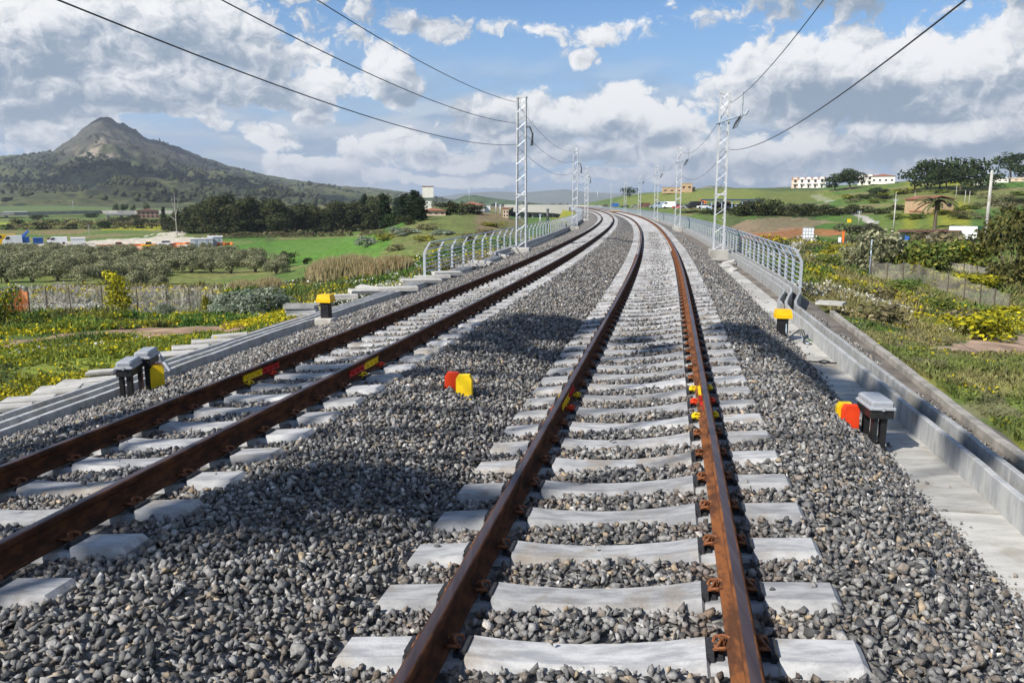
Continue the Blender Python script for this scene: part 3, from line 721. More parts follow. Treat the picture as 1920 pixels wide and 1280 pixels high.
def stones(name, pts, size, protos, label, pal=None, mat=None, so=None):
    n = len(pts); k = rng.integers(0, len(protos), n); Rm = rand_rot(n)
    ax = np.stack([rng.uniform(.85, 1.35, n), rng.uniform(.75, 1.05, n), rng.uniform(.55, .85, n)], 1) * size[:, None]
    t = rng.random(n); base = np.array([.075, .076, .078]) + rng.random(n)[:, None] ** 1.5 * np.array([.26, .252, .238])
    warm = (t > .80) & (t <= .945); base[warm] = np.array([.19, .165, .14]) * rng.uniform(.7, 1.35, (warm.sum(), 1))
    tan = (t > .945) & (t <= .975); base[tan] = np.array([.36, .29, .205]) * rng.uniform(.7, 1.2, (tan.sum(), 1))
    wh = t > .975; base[wh] = np.array([.45, .44, .42]) * rng.uniform(.8, 1.2, (wh.sum(), 1))
    if pal is not None: base = pal(n)
    if pal is None: base = base * np.array([1.07, 1.06, 1.05])
    if so is not None:                        # rust washed off the rails onto the stones beside them
        q = np.min([np.abs(so - c) for c in (.75, -.75, -SP + .75, -SP - .75)], 0); w = (np.clip(1 - (q - .08) / .26, 0, 1) * rng.uniform(.1, .75, n))[:, None]; base = base * (1 - w) + np.array([[.15, .085, .05]]) * w
    Vs, Fs, Cs = [], [], []; off = 0
    for i, (pv, pf) in enumerate(protos):
        m = np.where(k == i)[0]
        if not len(m): continue
        v = np.einsum('nij,nkj->nki', Rm[m], pv[None] * ax[m][:, None]) + pts[m][:, None]
        Vs.append(v.reshape(-1, 3)); Cs.append(np.repeat(base[m], len(pv), 0))
        Fs.append((pf[None] + (np.arange(len(m)) * len(pv))[:, None, None]).reshape(-1, 3) + off); off += len(m) * len(pv)
    o = np_mesh(name, np.concatenate(Vs), np.concatenate(Fs), mat or M_STONE, np.concatenate(Cs)); return tag(o, label, 'ballast', kind='stuff')
PR_HI = [hull_proto(9, i) for i in range(36)]; PR_LO = [hull_proto(8, 100 + i) for i in range(14)]
def on_sleeper(s, o, grow):
    r = np.zeros(len(s), bool)
    for cen, first in ((0., -.15), (-SP, .83 - .6)):
        fr = (s - first) / .6; ds = np.abs(fr - np.round(fr)) * .6
        r |= (ds < .125 + grow) & (np.abs(o - cen) < 1.30 + grow)
    return r
def on_rail(o, grow):
    r = np.zeros(len(o), bool)
    for c in (.75, -.75, -SP + .75, -SP - .75): r |= np.abs(o - c) < .075 + grow
    return r
def scatter(s0, s1, sp, r0, r1, layers, o0=-7.2, o1=2.92, keep=1.):
    P = []; Z = []; O = []
    for L in range(layers):
        gs = np.arange(s0, s1, sp); go = np.arange(o0, o1, sp); a, b = np.meshgrid(gs, go)
        s = a.ravel() + rng.uniform(-.5, .5, a.size) * sp; o = b.ravel() + rng.uniform(-.5, .5, a.size) * sp
        r = (r0 + (r1 - r0) * rng.random(len(s)) ** 1.3) * np.where(rng.random(len(s)) < .08, 1.35, 1.)
        bad = (o < np.interp(s, [-3, 5, 8, 11.4, 15], [-6.86, -6.94, -7.09, -7.28, -7.3]) + r) | on_sleeper(s, o, r * .62) | on_rail(o, r * .75)
        x, y = Wn(s, o); z = bedz(o) + rng.uniform(-.6, .35, len(s)) * r + (fbm(s * 1.3, o * 1.3, 7, 3) - .5) * .05 + L * r1 * .35
        cen = np.where(o > -2, 0., -SP); tk = np.abs(o - cen) < 1.25
        z = z - tk * (.010 + L * r1 * .2)
        X, Y, dep = project(np.stack([x, y, z], 1))
        ok = ~bad & (dep > 1.) & (X > -60) & (X < 1990) & (Y < 1345) & (rng.random(len(s)) < (keep if L == 0 else keep * .75))
        P.append(np.stack([x, y, z], 1)[ok]); Z.append(r[ok]); O.append(o[ok])
    return np.concatenate(P), np.concatenate(Z), np.concatenate(O)
p, r, oo = scatter(.6, 8.5, .050, .019, .041, 2); stones('ballast', p, r, PR_HI, 'grey crushed stone ballast in the foreground', so=oo)
p, r, oo = scatter(8.5, 19, .064, .026, .046, 2); stones('ballast', p, r, PR_LO, 'grey crushed stone ballast around the rail joints and beyond', so=oo)
p, r, oo = scatter(19, 60, .085, .028, .046, 1); stones('ballast', p, r, PR_LO, 'grey crushed stone ballast receding towards the masts', so=oo)
# strays lying on the sleepers and slabs
n = 520; s = rng.uniform(1, 22, n); o = rng.uniform(-5.3, 1.3, n); m = on_sleeper(s, o, -.03) & ~on_rail(o, .12); s, o = s[m], o[m]
x, y = Wn(s, o); stones('stray_stones', np.stack([x, y, railtop(o) - .19 + .01], 1), rng.uniform(.014, .032, len(s)), PR_HI, 'loose stones lying on top of the sleepers')
n = 120; s = rng.uniform(2, 30, n); o = 2.75 + np.abs(rng.normal(0, .16, n)); x, y = Wn(s, o); m = o < 3.2
stones('stray_stones', np.stack([x, y, np.full(n, -.738)], 1)[m], rng.uniform(.012, .034, n)[m], PR_HI, 'loose stones spilled onto the right-hand walkway slabs')
n = 2600; s = rng.uniform(1.5, 20, n); o = rng.uniform(3.7, 4.12, n); m = fbm(s * .6, o * 2, 77) > .44; x, y = Wn(s, o)
stones('gravel', np.stack([x, y, np.full(n, -.825)], 1)[m], rng.uniform(.015, .04, n)[m], PR_LO, 'dark gravel in the strip outside the right-hand cable trough')

# ------------------------------------------------------------------ railings
def railing(side, s0, s1, step, off, z0, label):
    root = thing('railing', W(s0, off, z0), label, 'railing'); O = root.location.copy(); sg = 1 if side == 'L' else -1   # the tops lean over the track
    H = 1.16
    def shape(u):                      # (outward lean, height) along the bent post
        return [(0, -.05), (0, .78), (sg * .05, .90), (sg * .20, H)]
    ss = np.arange(s0, s1 + .01, step); far = MB()
    prof = shape(0)
    for i, s in enumerate(ss):
        mb = far if i >= 99 else MB()
        d, w = .045, .012                # flat bar, wide across the line
        secs = []
        for k, (o, z) in enumerate(prof):
            a = W(s, off + o - d, z0 + z - (.02 if k == 3 else 0)) - O; b = W(s, off + o + d, z0 + z + (.02 if k == 3 else 0)) - O
            t = Vector((math.sin(th_at(s)), math.cos(th_at(s)), 0)) * w
            secs.append([a - t, b - t, b + t, a + t])
        mb.loft(secs)
        if i < 99:
            mb.box(W(s, off, z0 + .0) - O, (.16, .16, .02), -th_at(s))
            mb.build('post', M_GALV, root)
    if far.v: tag(far.build('posts', M_GALV, root), kind='stuff')
    heights = [(0., .12), (0, .27), (0., .42), (0., .57), (0., .72), (sg * .08, .93), (sg * .20, H)]
    for k, (o, z) in enumerate(heights):
        mb = MB(); pts = []; s = s0
        while s < s1: pts.append(W(s, off + o, z0 + z) - O); s += 1. if s < 100 else 3.
        pts.append(W(s1, off + o, z0 + z) - O)
        mb.tube(pts, .026 if k == 6 else .019, 6); mb.build('rail_bar', M_STEEL, root, smooth=True)
    return root
railing('L', 25.6, 400, 2.0, -8.2, -.58, 'galvanised railing with curved post tops along the left-hand side of the line')
railing('R', 24.0, 420, 1.5, 4.42, -.60, 'galvanised railing with curved post tops along the right-hand side of the line')

# ------------------------------------------------------------------ lattice masts
def mast(s, off, z0, H, side, label, group, detail=True):
    root = thing('lattice_mast', W(s, off, z0), label, 'mast', group, -th_at(s))
    mb = MB(); w0, w1, dp = .25, .215, .17
    for q in (-1, 1):                   # two channel legs
        for f in (-1, 1):
            mb.loft([[(q * w - .035, f * dp - .012 + .0, z), (q * w + .035, f * dp - .012, z), (q * w + .035, f * dp + .012, z), (q * w - .035, f * dp + .012, z)] for w, z in ((w0, 0), (w1, H))])
        mb.loft([[(q * (w + .030) - .010, -dp + .013, z), (q * (w + .030) + .010, -dp + .013, z), (q * (w + .030) + .010, dp - .013, z), (q * (w + .030) - .010, dp - .013, z)] for w, z in ((w0, 0.01), (w1, H - .01))])
    mb.build('leg_frame', M_MAST, root)
    n = int(H / .42)
    for f in (-1, 1):
        mb = MB()
        for k in range(n):
            za, zb = k * H / n, (k + 1) * H / n; q = 1 if (k + (f > 0)) % 2 else -1
            wa = w0 + (w1 - w0) * za / H; wb = w0 + (w1 - w0) * zb / H
            mb.tube([(q * wa, f * (dp + .018), za + .03), (-q * wb, f * (dp + .018), zb - .03)], .011, 4)
        mb.build('lacing', M_GALV, root)
    for z in (H * .36, H - .06):
        for f in (-1, 1): mb = MB(); mb.box((0, f * (dp + .03), z), (w0 * 2 + .06, .012, .09)); mb.build('batten_plate', M_MAST, root)
    mb = MB(); mb.cbox((0, 0, -.25), (.95, .85, .62), .02); mb.build('foundation', M_PALE, root)
    if not detail: return root
    if side == 'R':
        mb = MB(); mb.tube([(-.42, -.22, H * .80), (1.0, -.42, H * .855)], .042, 8); mb.tube([(-.3, -.22, H * .80), (-.12, -.2, H * .77)], .02, 6)
        mb.build('cantilever_arm', M_STEEL, root)
        mb = MB(); mb.tube([(.80, -.40, H * .84), (.82, -.40, H * .99)], .045, 8); mb.cyl((.82, -.40, H * .985), .055, .03, 8); mb.tube([(.72, -.4, H * .845), (.86, -.4, H * .92)], .02, 6); mb.tube([(.95, -.42, H * .85), (1.1, -.44, H * .88)], .055, 6)
        mb.build('arm_head', M_GALV, root)
        for (a, b) in ((.72, .42), (.78, .52), (.84, .60)):
            mb = MB(); mb.tube([(a, -.4, H * .84), ((a + b) / 2 - .06, -.4, H * .80), (b, -.4, H * .765 + (b - .42) * .3)], .04 if b < .5 else .018, 6); mb.build('hanging_rod', M_INS, root)
    else:
        mb = MB(); mb.tube([(.26, -.2, H * .80), (.46, -.24, H * .80), (.62, -.26, H * .755)], .042, 6); mb.build('cantilever_arm', M_INS, root)
        mb = MB(); mb.tube([(.30, -.2, H * .95), (.34, -.2, H * .94), (.50, -.24, H * .78), (.60, -.26, H * .76)], .012, 5); mb.tube([(.62, -.26, H * .74), (.62, -.26, H * .84)], .025, 6)
        mb.build('arm_head', M_GALV, root)
        mb = MB(); mb.tube([(.62, -.26, H * .76), (.58, -.26, H * .68)], .05, 8); mb.tube([(.62, -.26, H * .76), (.50, -.26, H * .68)], .010, 5); mb.tube([(.62, -.26, H * .76), (.66, -.26, H * .68)], .010, 5); mb.tube([(.48, -.26, H * .68), (.67, -.26, H * .68)], .014, 5)
        mb.build('insulator', M_INS, root)
    return root
HM = 7.85
ML = [(40.3, -7.05, 'tall white lattice mast standing nearest on the left of the line'), (80, -7.1, 'second lattice mast along the left of the line, behind the railing bend'),
      (121, -7.15, 'slim distant lattice mast third along the left of the line'), (158, -7.15, 'faint far lattice mast fourth along the left of the line')]
MR = [(40.3, 3.18, 'tall white lattice mast with a swung-out arm standing nearest on the right of the line'), (80, 3.15, 'lattice mast second along the right of the line, arm swung right'),
      (119, 3.15, 'slim distant lattice mast third along the right of the line'), (160, 3.2, 'faint lattice mast fourth along the right of the line'), (205, 3.2, 'fifth and faintest lattice mast on the right of the line'), (262, 3.2, 'tiny far lattice mast where the right-hand railing ends')]
for s, o, lab in ML: mast(s, o, -.42, HM, 'L', lab, 'masts along the left of the line', s < 130)
for s, o, lab in MR: mast(s, o, -.42, HM, 'R', lab, 'masts along the right of the line', s < 170)

def wire(p0, p1, sag, label, group, r=.011, n=28):
    mb = MB(); P = []
    for i in range(n + 1):
        t = i / n; p = Vector(p0).lerp(Vector(p1), t); p.z -= sag * 4 * t * (1 - t); P.append(p)
    c = P[0].copy(); mb.tube([p - c for p in P], r, 5); o = mb.build('overhead_wire', M_WIRE, loc=c, smooth=True); return tag(o, label, 'wire', group)
def att(m, side, z):
    s, o = m[0], m[1]; return W(s, o + (-.3 if side == 'L' else .3), -.42 + z)
WL = [7.55, 6.5, 5.4]; WR = [7.3, 5.05]
names = ['topmost', 'middle', 'lowest']
pl = [(-1.5, -7.0)] + ML
for k in range(3):
    for i in range(3):
        a, b = pl[i], pl[i + 1]
        lab = (f'{names[k]} of three wires crossing the upper left sky to the nearest left-hand mast' if i == 0 else f'{names[k]} wire between the {["", "first and second", "second and third"][i]} left-hand masts')
        wire(W(a[0], a[1] - .3, -.42 + WL[k] + (.15 if i == 0 else 0)), W(b[0], b[1] - .3, -.42 + WL[k]), (.85, .75, .75)[i], lab, 'wires on the left-hand masts', .0125 if i == 0 else .012)
pr = [(-1.5, 3.2)] + MR
for k in range(2):
    for i in range(4):
        a, b = pr[i], pr[i + 1]
        lab = (f'{["upper", "lower"][k]} wire rising from the nearest right-hand mast to the top of the sky' if i == 0 else f'{["upper", "lower"][k]} wire between the {["", "first and second", "second and third", "third and fourth"][i]} right-hand masts')
        wire(W(a[0], a[1] + .3, -.42 + WR[k] + .1), W(b[0], b[1] + .3, -.42 + WR[k]), (.8, .9, .9, .9)[i], lab, 'wires on the right-hand masts', .0125)

# ------------------------------------------------------------------ trackside boxes, posts and markers
def place(px, py, z): p = gnd(px, py, z); return Vector(p)
def lidded_box(px, py, zg, label, rz, H=.56, W_=.27, L=.50, lid=.075, rear=False):
    p = place(px, py, zg); root = thing('junction_box', p, label, 'junction box', 'grey lidded boxes beside the track', rz)
    mb = MB(); mb.cbox((0, L * .36, H - .15), (W_ * .93, L * .94, .10), .012); mb.build('body', M_BLACK, root)
    mb = MB(); mb.cbox((0, L * .36, H - .085), (W_ + .01, L + .01, .03), .012); mb.cbox((0, L * .36, H - .04), (W_ - .025, L - .025, lid), .022)
    mb.box((0, L * .36 - L / 2 - .008, H - .09), (.03, .014, .035)); mb.build('lid', M_GREYLID, root)
    for x, y, w in ((-.055, .02, .046), (.042, .03, .058)) + (((-.045, L * .62, .06),) if rear else ()):
        mb = MB(); mb.box((x, y, (H - .2) / 2 - .08), (w, .07, H - .06), top=1.12)
        for z in (.08, .16, .24): mb.box((x, y - .036, z), (w * .7, .008, .012))
        mb.build('leg', M_BLACK, root)
    return root
lidded_box(1646, 842, -.70, 'grey-lidded black box on legs beside the red marker on the right-hand walkway', -.10, rear=True)
lidded_box(238, 738, -.50, 'grey-lidded black box nearest the camera by the left-hand trough', .15, H=.44, W_=.225, L=.46)
lidded_box(272, 724, -.50, 'grey-lidded black box just behind the yellow marker by the left-hand trough', .15, H=.49, W_=.225, L=.46)
# an opened grey cover leaning behind the left boxes
q = place(290, 690, -.50); root = thing('open_cover', q, 'opened grey plastic cover tilted up behind the left-hand boxes', 'box cover', None, -.3)
mb = MB(); mb.box((0, 0, .10), (.34, .04, .26), tilt=(.5, .0)); mb.build('panel', M_GREYLID, root)
mb = MB(); mb.tube([(.06, .02, .24), (.30, -.02, -.02)], .03, 4); mb.build('support_arm', M_GREYLID, root)
mb = MB(); mb.box((-.02, -.03, .11), (.2, .02, .14), tilt=(.5, 0)); mb.build('inner_panel', M_STEEL, root)

def marker(px, py, zg, label, rz, yellow_front, Wd=.19, H=.34, T=.10, red_dx=-.0):
    p = place(px, py, zg); root = thing('track_marker', p, label, 'track marker', 'red and yellow track markers', rz)
    def half(dx, dy, nm, m):
        mb = MB(); pr = [(-Wd / 2, -.15), (-Wd / 2, H - .055), (-Wd / 2 + .03, H), (Wd / 2 - .03, H), (Wd / 2, H - .055), (Wd / 2, -.15)]
        t = T / 2; secs = []
        for y, k in ((-t, .93), (-t + .018, 1.), (t - .018, 1.), (t, .93)): secs.append([(dx + x * k, dy + y, z * (1 if z < 0 else .985 + .015 * (k == 1.))) for x, z in pr])
        mb.loft(secs); mb.build(nm, m, root)
    if yellow_front: half(0, 0, 'yellow_half', M_YEL2); half(red_dx, T + .01, 'red_half', M_RED)
    else: half(0, 0, 'red_half', M_RED); half(red_dx, T + .01, 'yellow_half', M_YEL2)
marker(871, 734, -.16, 'red and yellow marker standing in the ballast between the two tracks', -.10, True, .19, .205, .10, -.15)
marker(1592, 806, -.56, 'red-fronted marker at the foot of the right-hand ballast', -.08, False, .185, .30, .10, -.03)
marker(296, 717, -.46, 'yellow-fronted marker between the left-hand boxes and the rail', .42, True, .18, .25, .10, .0)

def capped_post(px, py, zg, label, rz, base, cables, wd=.2, H=.33):
    p = place(px, py, zg); root = thing('capped_post', p, label, 'capped post', 'yellow-capped trackside posts', rz)
    mb = MB(); mb.cbox((0, 0, H / 2 - .04), (wd, .18, H + .08), .012); mb.box((-.02, -.093, H * .55), (.05, .006, .06)); mb.build('body', M_BLACK, root)
    mb = MB(); mb.box((0, 0, H + .035), (.325, .27, .07)); mb.box((0, 0, H + .12), (.325, .27, .10), top=.86); mb.build('cap', M_YEL, root)
    if base: mb = MB(); mb.cbox((0, 0, -.14), (.40, .40, .25), .02); mb.build('base_block', M_PALE, root)
    if cables:
        for k in range(3):
            mb = MB(); a = .03 * k
            mb.tube([(.06, -.1, .22 - a), (.05, -.16, .06), (.10, -.2, -.03), (.24 + a, -.16, .06 + a), (.34 + a, -.06, .03 + a), (.38 + a, -.14, -.06), (.34, -.34 - a, -.09), (.42 + a, -.52, -.10)], .013, 6); mb.build('cable', M_INS if k else M_STEEL, root, smooth=True)
    return root
capped_post(612, 594, -.50, 'yellow-capped black post on a white block by the left-hand trough', -.2, True, False)
capped_post(1466, 626, -.62, 'yellow-capped black post with loose cables on the right-hand walkway', -.15, False, True)

# loose slabs, planks and broken concrete
def slab(px, py, zg, d, rz, label, tilt=(0, 0), grp='loose concrete slabs beside the left-hand trough'):
    p = place(px, py, zg); mb = MB(); mb.cbox((0, 0, 0), d, .008); 
    for i, v in enumerate(mb.v): mb.v[i] = (v[0] + rng.uniform(-.012, .012), v[1] + rng.uniform(-.012, .012), v[2])
    o = mb.build('concrete_slab', M_SLAB, loc=p); o.rotation_euler = (tilt[0], tilt[1], rz); return tag(o, label, 'concrete slab', grp)
for i, (x, y, dx, dy, rz, lab) in enumerate((
    (10, 762, .62, .45, .5, 'loose slab cut by the left edge of the picture'), (53, 750, .62, .45, .35, 'large loose slab second from the left edge'),
    (108, 731, .58, .45, .25, 'loose slab third from the left edge, tilted on the grass'), (152, 721, .6, .5, .2, 'square loose slab third of four in front of the grey boxes'),
    (204, 711, .75, .42, .5, 'long loose slab just left of the nearest grey-lidded box'), (190, 697, .4, .3, .3, 'small loose slab in the grass left of the grey boxes'),
    (331, 664, .65, .42, .5, 'loose slab right behind the yellow-fronted marker'), (358, 652, .65, .4, .4, 'loose slab lying in tall weeds past the marker'),
    (400, 640, .8, .45, .4, 'big pale loose slab halfway to the yellow-capped post'), (430, 629, .7, .4, .3, 'last pale slab before the yellow-capped post'))):
    slab(x, y, -.70, (dx, dy, .055), rz, lab, (rng.uniform(-.05, .05), rng.uniform(-.06, .06)))
for i, (x, y, dx, dy, rz, ti, lab) in enumerate((
    (640, 556, .9, .4, .2, 0, 'broken white slab in the grass before the left railing'), (684, 546, .9, .35, .5, .1, 'heaped white slab fragment left of the railing end'), (690, 541, .7, .3, -.4, .2, 'white fragment resting on the heap left of the railing'),
    (745, 541, 1.2, .5, .2, 0, 'long white slab at the foot of the railing end post'), (790, 526, 1.3, .5, .3, .03, 'wide white slab below the first railing posts'), (812, 519, 1.2, .5, .1, -.05, 'second white slab below the railing posts'),
    (838, 512, 1.1, .5, .4, .06, 'white slab stacked along the railing foot'), (882, 497, 1.2, .6, .2, -.05, 'large cracked white slab between railing and mast'), (900, 492, 1.0, .4, -.3, .1, 'tilted white slab before the left-hand mast'),
    (934, 478, 1.3, .22, -.7, .25, 'white plank leaning near the foot of the left-hand mast'), (955, 470, .9, .5, .3, 0, 'flat slab at the foot of the left-hand mast'))):
    slab(x, y, -.52, (dx, dy, .10), rz, lab, (ti, ti * .5), 'white slabs along the left railing')
for x, y, dx, dy, rz, ti, lab in ((1352, 500, .9, .5, .2, .1, 'broken slab in front of the right-hand mast'), (1366, 492, .6, .35, -.5, .25, 'tilted slab fragment at the right-hand mast foot'), (1345, 486, 1.0, .5, .1, .0, 'flat slab at the right-hand mast foot'), (1372, 506, .5, .3, .8, .2, 'small fragment below the right-hand mast'), (1558, 568, .7, .5, -.6, .0, 'flat slab on the grass past the kink of the right-hand trough')):
    slab(x, y, -.70, (dx, dy, .08), rz, lab, (ti, -ti), 'broken slabs near the right-hand mast')
# stacked trough units by the yellow-capped post
q = place(566, 588, -.75)
for k in range(3):
    mb = MB(); mb.cbox((0, 0, .0), (.78, .30, .07), .01); mb.box((0, -.12, .05), (.78, .05, .05)); mb.box((0, .12, .05), (.78, .05, .05))
    o = mb.build('trough_unit', M_TROUGH, loc=q + Vector((rng.uniform(-.06, .06), rng.uniform(-.05, .05), -.02 + .10 * k)), rz=-.1 + .05 * k)
    tag(o, ['lowest', 'middle', 'topmost'][k] + ' white trough unit of the small stack beside the yellow-capped post', 'trough unit', 'stacked trough units')
# cable scrap on the walkway
mb = MB(); z = -.735; P = [gnd(x, y, z) for x, y in ((1515, 677), (1532, 678), (1545, 675), (1556, 678), (1545, 681), (1536, 679), (1560, 680), (1576, 681))]
mb.tube([tuple(p) for p in P], .011, 6); tag(mb.build('cable_scrap', M_BLACK, smooth=True), 'short black cable loop lying across the right-hand walkway', 'cable')
mb = MB(); P = [gnd(x, y, z) for x, y in ((1510, 632), (1530, 643), (1545, 650), (1562, 660))]; mb.tube([tuple(p) for p in P], .009, 6); tag(mb.build('green_cable', pmat('green_plastic', (.06, .28, .10), None, 5.), smooth=True), 'thin green cable running along the right-hand walkway', 'cable')

# ------------------------------------------------------------------ viaduct where the line curves away
def viaduct():
    root = thing('railway_viaduct', W(440, -2, -1), 'pale concrete railway viaduct on piers curving away behind the left-hand mast', 'viaduct'); O = root.location.copy()
    s = np.arange(330, 566, 5.)
    def sw(prof, nm, m):
        mb = MB(); mb.loft([[W(a, o, z) - O for o, z in prof] for a in s]); return mb.build(nm, m, root)
    sw([(-8.6, -1.0), (4.6, -1.0), (4.6, -2.2), (1.5, -3.4), (-5.5, -3.4), (-8.6, -2.2)], 'deck', M_PALE)
    sw([(-8.95, -3.9), (-8.62, -3.9), (-8.66, .8), (-8.9, .8)], 'parapet', M_PALE); sw([(4.66, -2.4), (4.9, -2.4), (4.9, .8), (4.66, .8)], 'parapet', M_PALE)
    for a in np.arange(350, 562, 20.):
        mb = MB(); p = W(a, -2, 0); mb.box((p.x - O.x, p.y - O.y, -9 - O.z), (7.0, 2.0, 11.2), -th_at(a)); mb.box((p.x - O.x, p.y - O.y, -4.1 - O.z), (9.5, 2.6, 1.3), -th_at(a)); mb.build('pier', M_TROUGH, root)
viaduct()
strip('embankment', [(-26, -11), (-9.2, -.9), (5.2, -.9), (21, -11)], 552, 800, pmat('embankment_earth', (.16, .125, .07), (.09, .105, .035), .05, .95, detail=8.), 4.)

# ------------------------------------------------------------------ plants
def leaf_cloud(blobs, n, size, cols, seed, tall=1., droop=0.):
    r = np.random.default_rng(seed); B = np.array([b[:3] for b in blobs], float); Rr = np.array([b[3] if len(b) < 6 else 1. for b in blobs]); E3 = np.array([(b[3],) * 3 if len(b) < 6 else b[3:6] for b in blobs], float)
    p = (E3.prod(1)) ** (2 / 3.); k = r.choice(len(B), n, p=p / p.sum())
    d = r.normal(size=(n, 3)); d /= np.linalg.norm(d, axis=1)[:, None]; d[:, 2] = np.where(d[:, 2] < -.55, -d[:, 2], d[:, 2])
    u = .50 + .56 * r.random(n) ** .7
    c = B[k] + d * E3[k] * u[:, None]; c[:, 2] = np.maximum(c[:, 2], .01)
    nn = d + r.normal(size=(n, 3)) * .42; nn /= np.linalg.norm(nn, axis=1)[:, None]; a = np.cross(nn, r.normal(size=(n, 3))); a /= np.linalg.norm(a, axis=1)[:, None]; b = np.cross(nn, a)
    sz = size * r.uniform(.6, 1.4, n); L = sz[:, None] * a; Wv = (sz * .5)[:, None] * b
    V = np.stack([c - L, c - Wv * 1.1 + L * .1, c + L, c + Wv + L * .1], 1).reshape(-1, 3)
    F = np.arange(n * 4).reshape(n, 4)
    cc = np.array(cols)[r.integers(0, len(cols), n)] * r.uniform(.65, 1.35, (n, 1))
    clump = r.uniform(.75, 1.3, len(B))[k]; cc = cc * clump[:, None]
    return V, F, np.repeat(cc, 4, 0)
OL = [(.20, .21, .11), (.25, .25, .15), (.14, .155, .075), (.31, .30, .19)]
DK = [(.045, .060, .024), (.060, .070, .030), (.032, .045, .020), (.085, .08, .035)]
PN = [(.040, .062, .022), (.055, .080, .028), (.028, .045, .018)]
CYP = [(.022, .040, .020), (.032, .052, .024), (.018, .03, .016)]
GB = [(.10, .155, .034), (.155, .185, .04), (.07, .105, .027), (.21, .205, .045)]
YB = [(.42, .38, .02), (.30, .30, .025), (.16, .18, .03), (.5, .44, .02)]
SG = [(.24, .28, .21), (.32, .36, .28), (.17, .21, .14)]
BR = [(.19, .16, .09), (.14, .125, .06), (.10, .11, .045), (.24, .20, .12)]
YG = [(.22, .21, .025), (.14, .16, .03), (.30, .27, .03)]
def blobset(kind, seed):
    r = random.Random(seed); u = r.uniform
    if kind == 'olive':
        b = [(u(-.36, .36), u(-.36, .36), u(.45, .74), u(.22, .32)) for _ in range(9)] + [(u(-.5, .5), u(-.5, .5), u(.24, .5), u(.18, .26)) for _ in range(8)]
    elif kind == 'broad':
        b = [(u(-.18, .18), u(-.2, .2), .12 + .76 * i / 13, u(.12, .21) * (1.15 - .4 * abs(i / 13 - .4))) for i in range(14)] + [(u(-.30, .30), u(-.3, .3), u(.10, .75), u(.09, .15)) for _ in range(12)]
    elif kind == 'pine':
        b = [(u(-.36, .36), u(-.35, .35), u(.45, .80), u(.18, .28)) for _ in range(11)] + [(u(-.42, .42), u(-.3, .3), u(.22, .6), u(.13, .2)) for _ in range(8)]
    elif kind == 'cypress':
        b = [(u(-.02, .02), u(-.02, .02), .08 + .84 * i / 11, .105 * (1 - .75 * abs(i / 11 - .33) ** 1.3) * u(.85, 1.15)) for i in range(12)]
        b = [(x, y, z, q, q, .10) for x, y, z, q in b]
    else:
        b = [(u(-.42, .42), u(-.4, .4), u(.24, .66), u(.20, .32)) for _ in range(10)] + [(u(-.45, .45), u(-.42, .42), u(.06, .2), u(.14, .22)) for _ in range(9)]
    return b
PROTO = {}
def plant_proto(kind, var, cols, n, size, key):
    k = (key, var)
    if k in PROTO: return PROTO[k]
    b = blobset(kind, var * 31 + len(key)); V, F, Cc = leaf_cloud(b, n, size, cols, var * 7 + 3, tall=1.5 if kind == 'cypress' else 1.)
    cr = np_mesh('crown', V, F, M_LEAF, Cc); C.objects.unlink(cr)
    mb = MB(); r = random.Random(var)
    if kind == 'olive':
        for q in range(3): a = q * 2.1 + r.random(); mb.tube([(0, 0, -.06), (.05 * math.cos(a), .05 * math.sin(a), .2), (.22 * math.cos(a), .22 * math.sin(a), .5)], .05, 6, r2=.018)
    elif kind in ('broad', 'cypress'):
        mb.tube([(0, 0, -.04), (.01, 0, .3), (0, .01, .85)], .022, 6, r2=.005)
        if kind == 'broad':
            for q in range(5): a = q * 1.3; z = .2 + .1 * q; mb.tube([(0, 0, z), (.2 * math.cos(a), .2 * math.sin(a), z + .15)], .012, 5, r2=.004)
    elif kind == 'pine':
        mb.tube([(0, 0, -.05), (.03, 0, .3), (0, .02, .6)], .028, 6, r2=.016)
        for q in range(5): a = q * 1.26; mb.tube([(0, .01, .42 + .03 * q), (.3 * math.cos(a), .28 * math.sin(a), .66)], .016, 5, r2=.005)
    else:
        for q in range(4): a = q * 1.57; mb.tube([(0, 0, -.05), (.18 * math.cos(a), .18 * math.sin(a), .4)], .018, 5, r2=.008)
    tr = mb.build('trunk', M_BARK); C.objects.unlink(tr)
    PROTO[k] = (cr, tr); return PROTO[k]
def plant(name, pos, H, Wd, kind, key, cols, label, cat, group=None, n=700, size=.05, nvar=3, sink=.02):
    cr, tr = plant_proto(kind, random.randrange(nvar), cols, n, size, key)
    base = {'olive': 1.15, 'broad': .62, 'pine': 1.0, 'cypress': .2, 'bush': 1.2}[kind]
    root = thing(name, Vector(pos) - Vector((0, 0, H * sink)), label, cat, group, random.uniform(0, 6.28)); root.scale = (Wd / base, Wd / base, H)
    for src in (cr, tr):
        o = src.copy(); C.objects.link(o); o.parent = root
    return root
def at_px(px, py, h_px, w_px): p = hit(px, py); k = px_m(p); return p, h_px / k, w_px / k

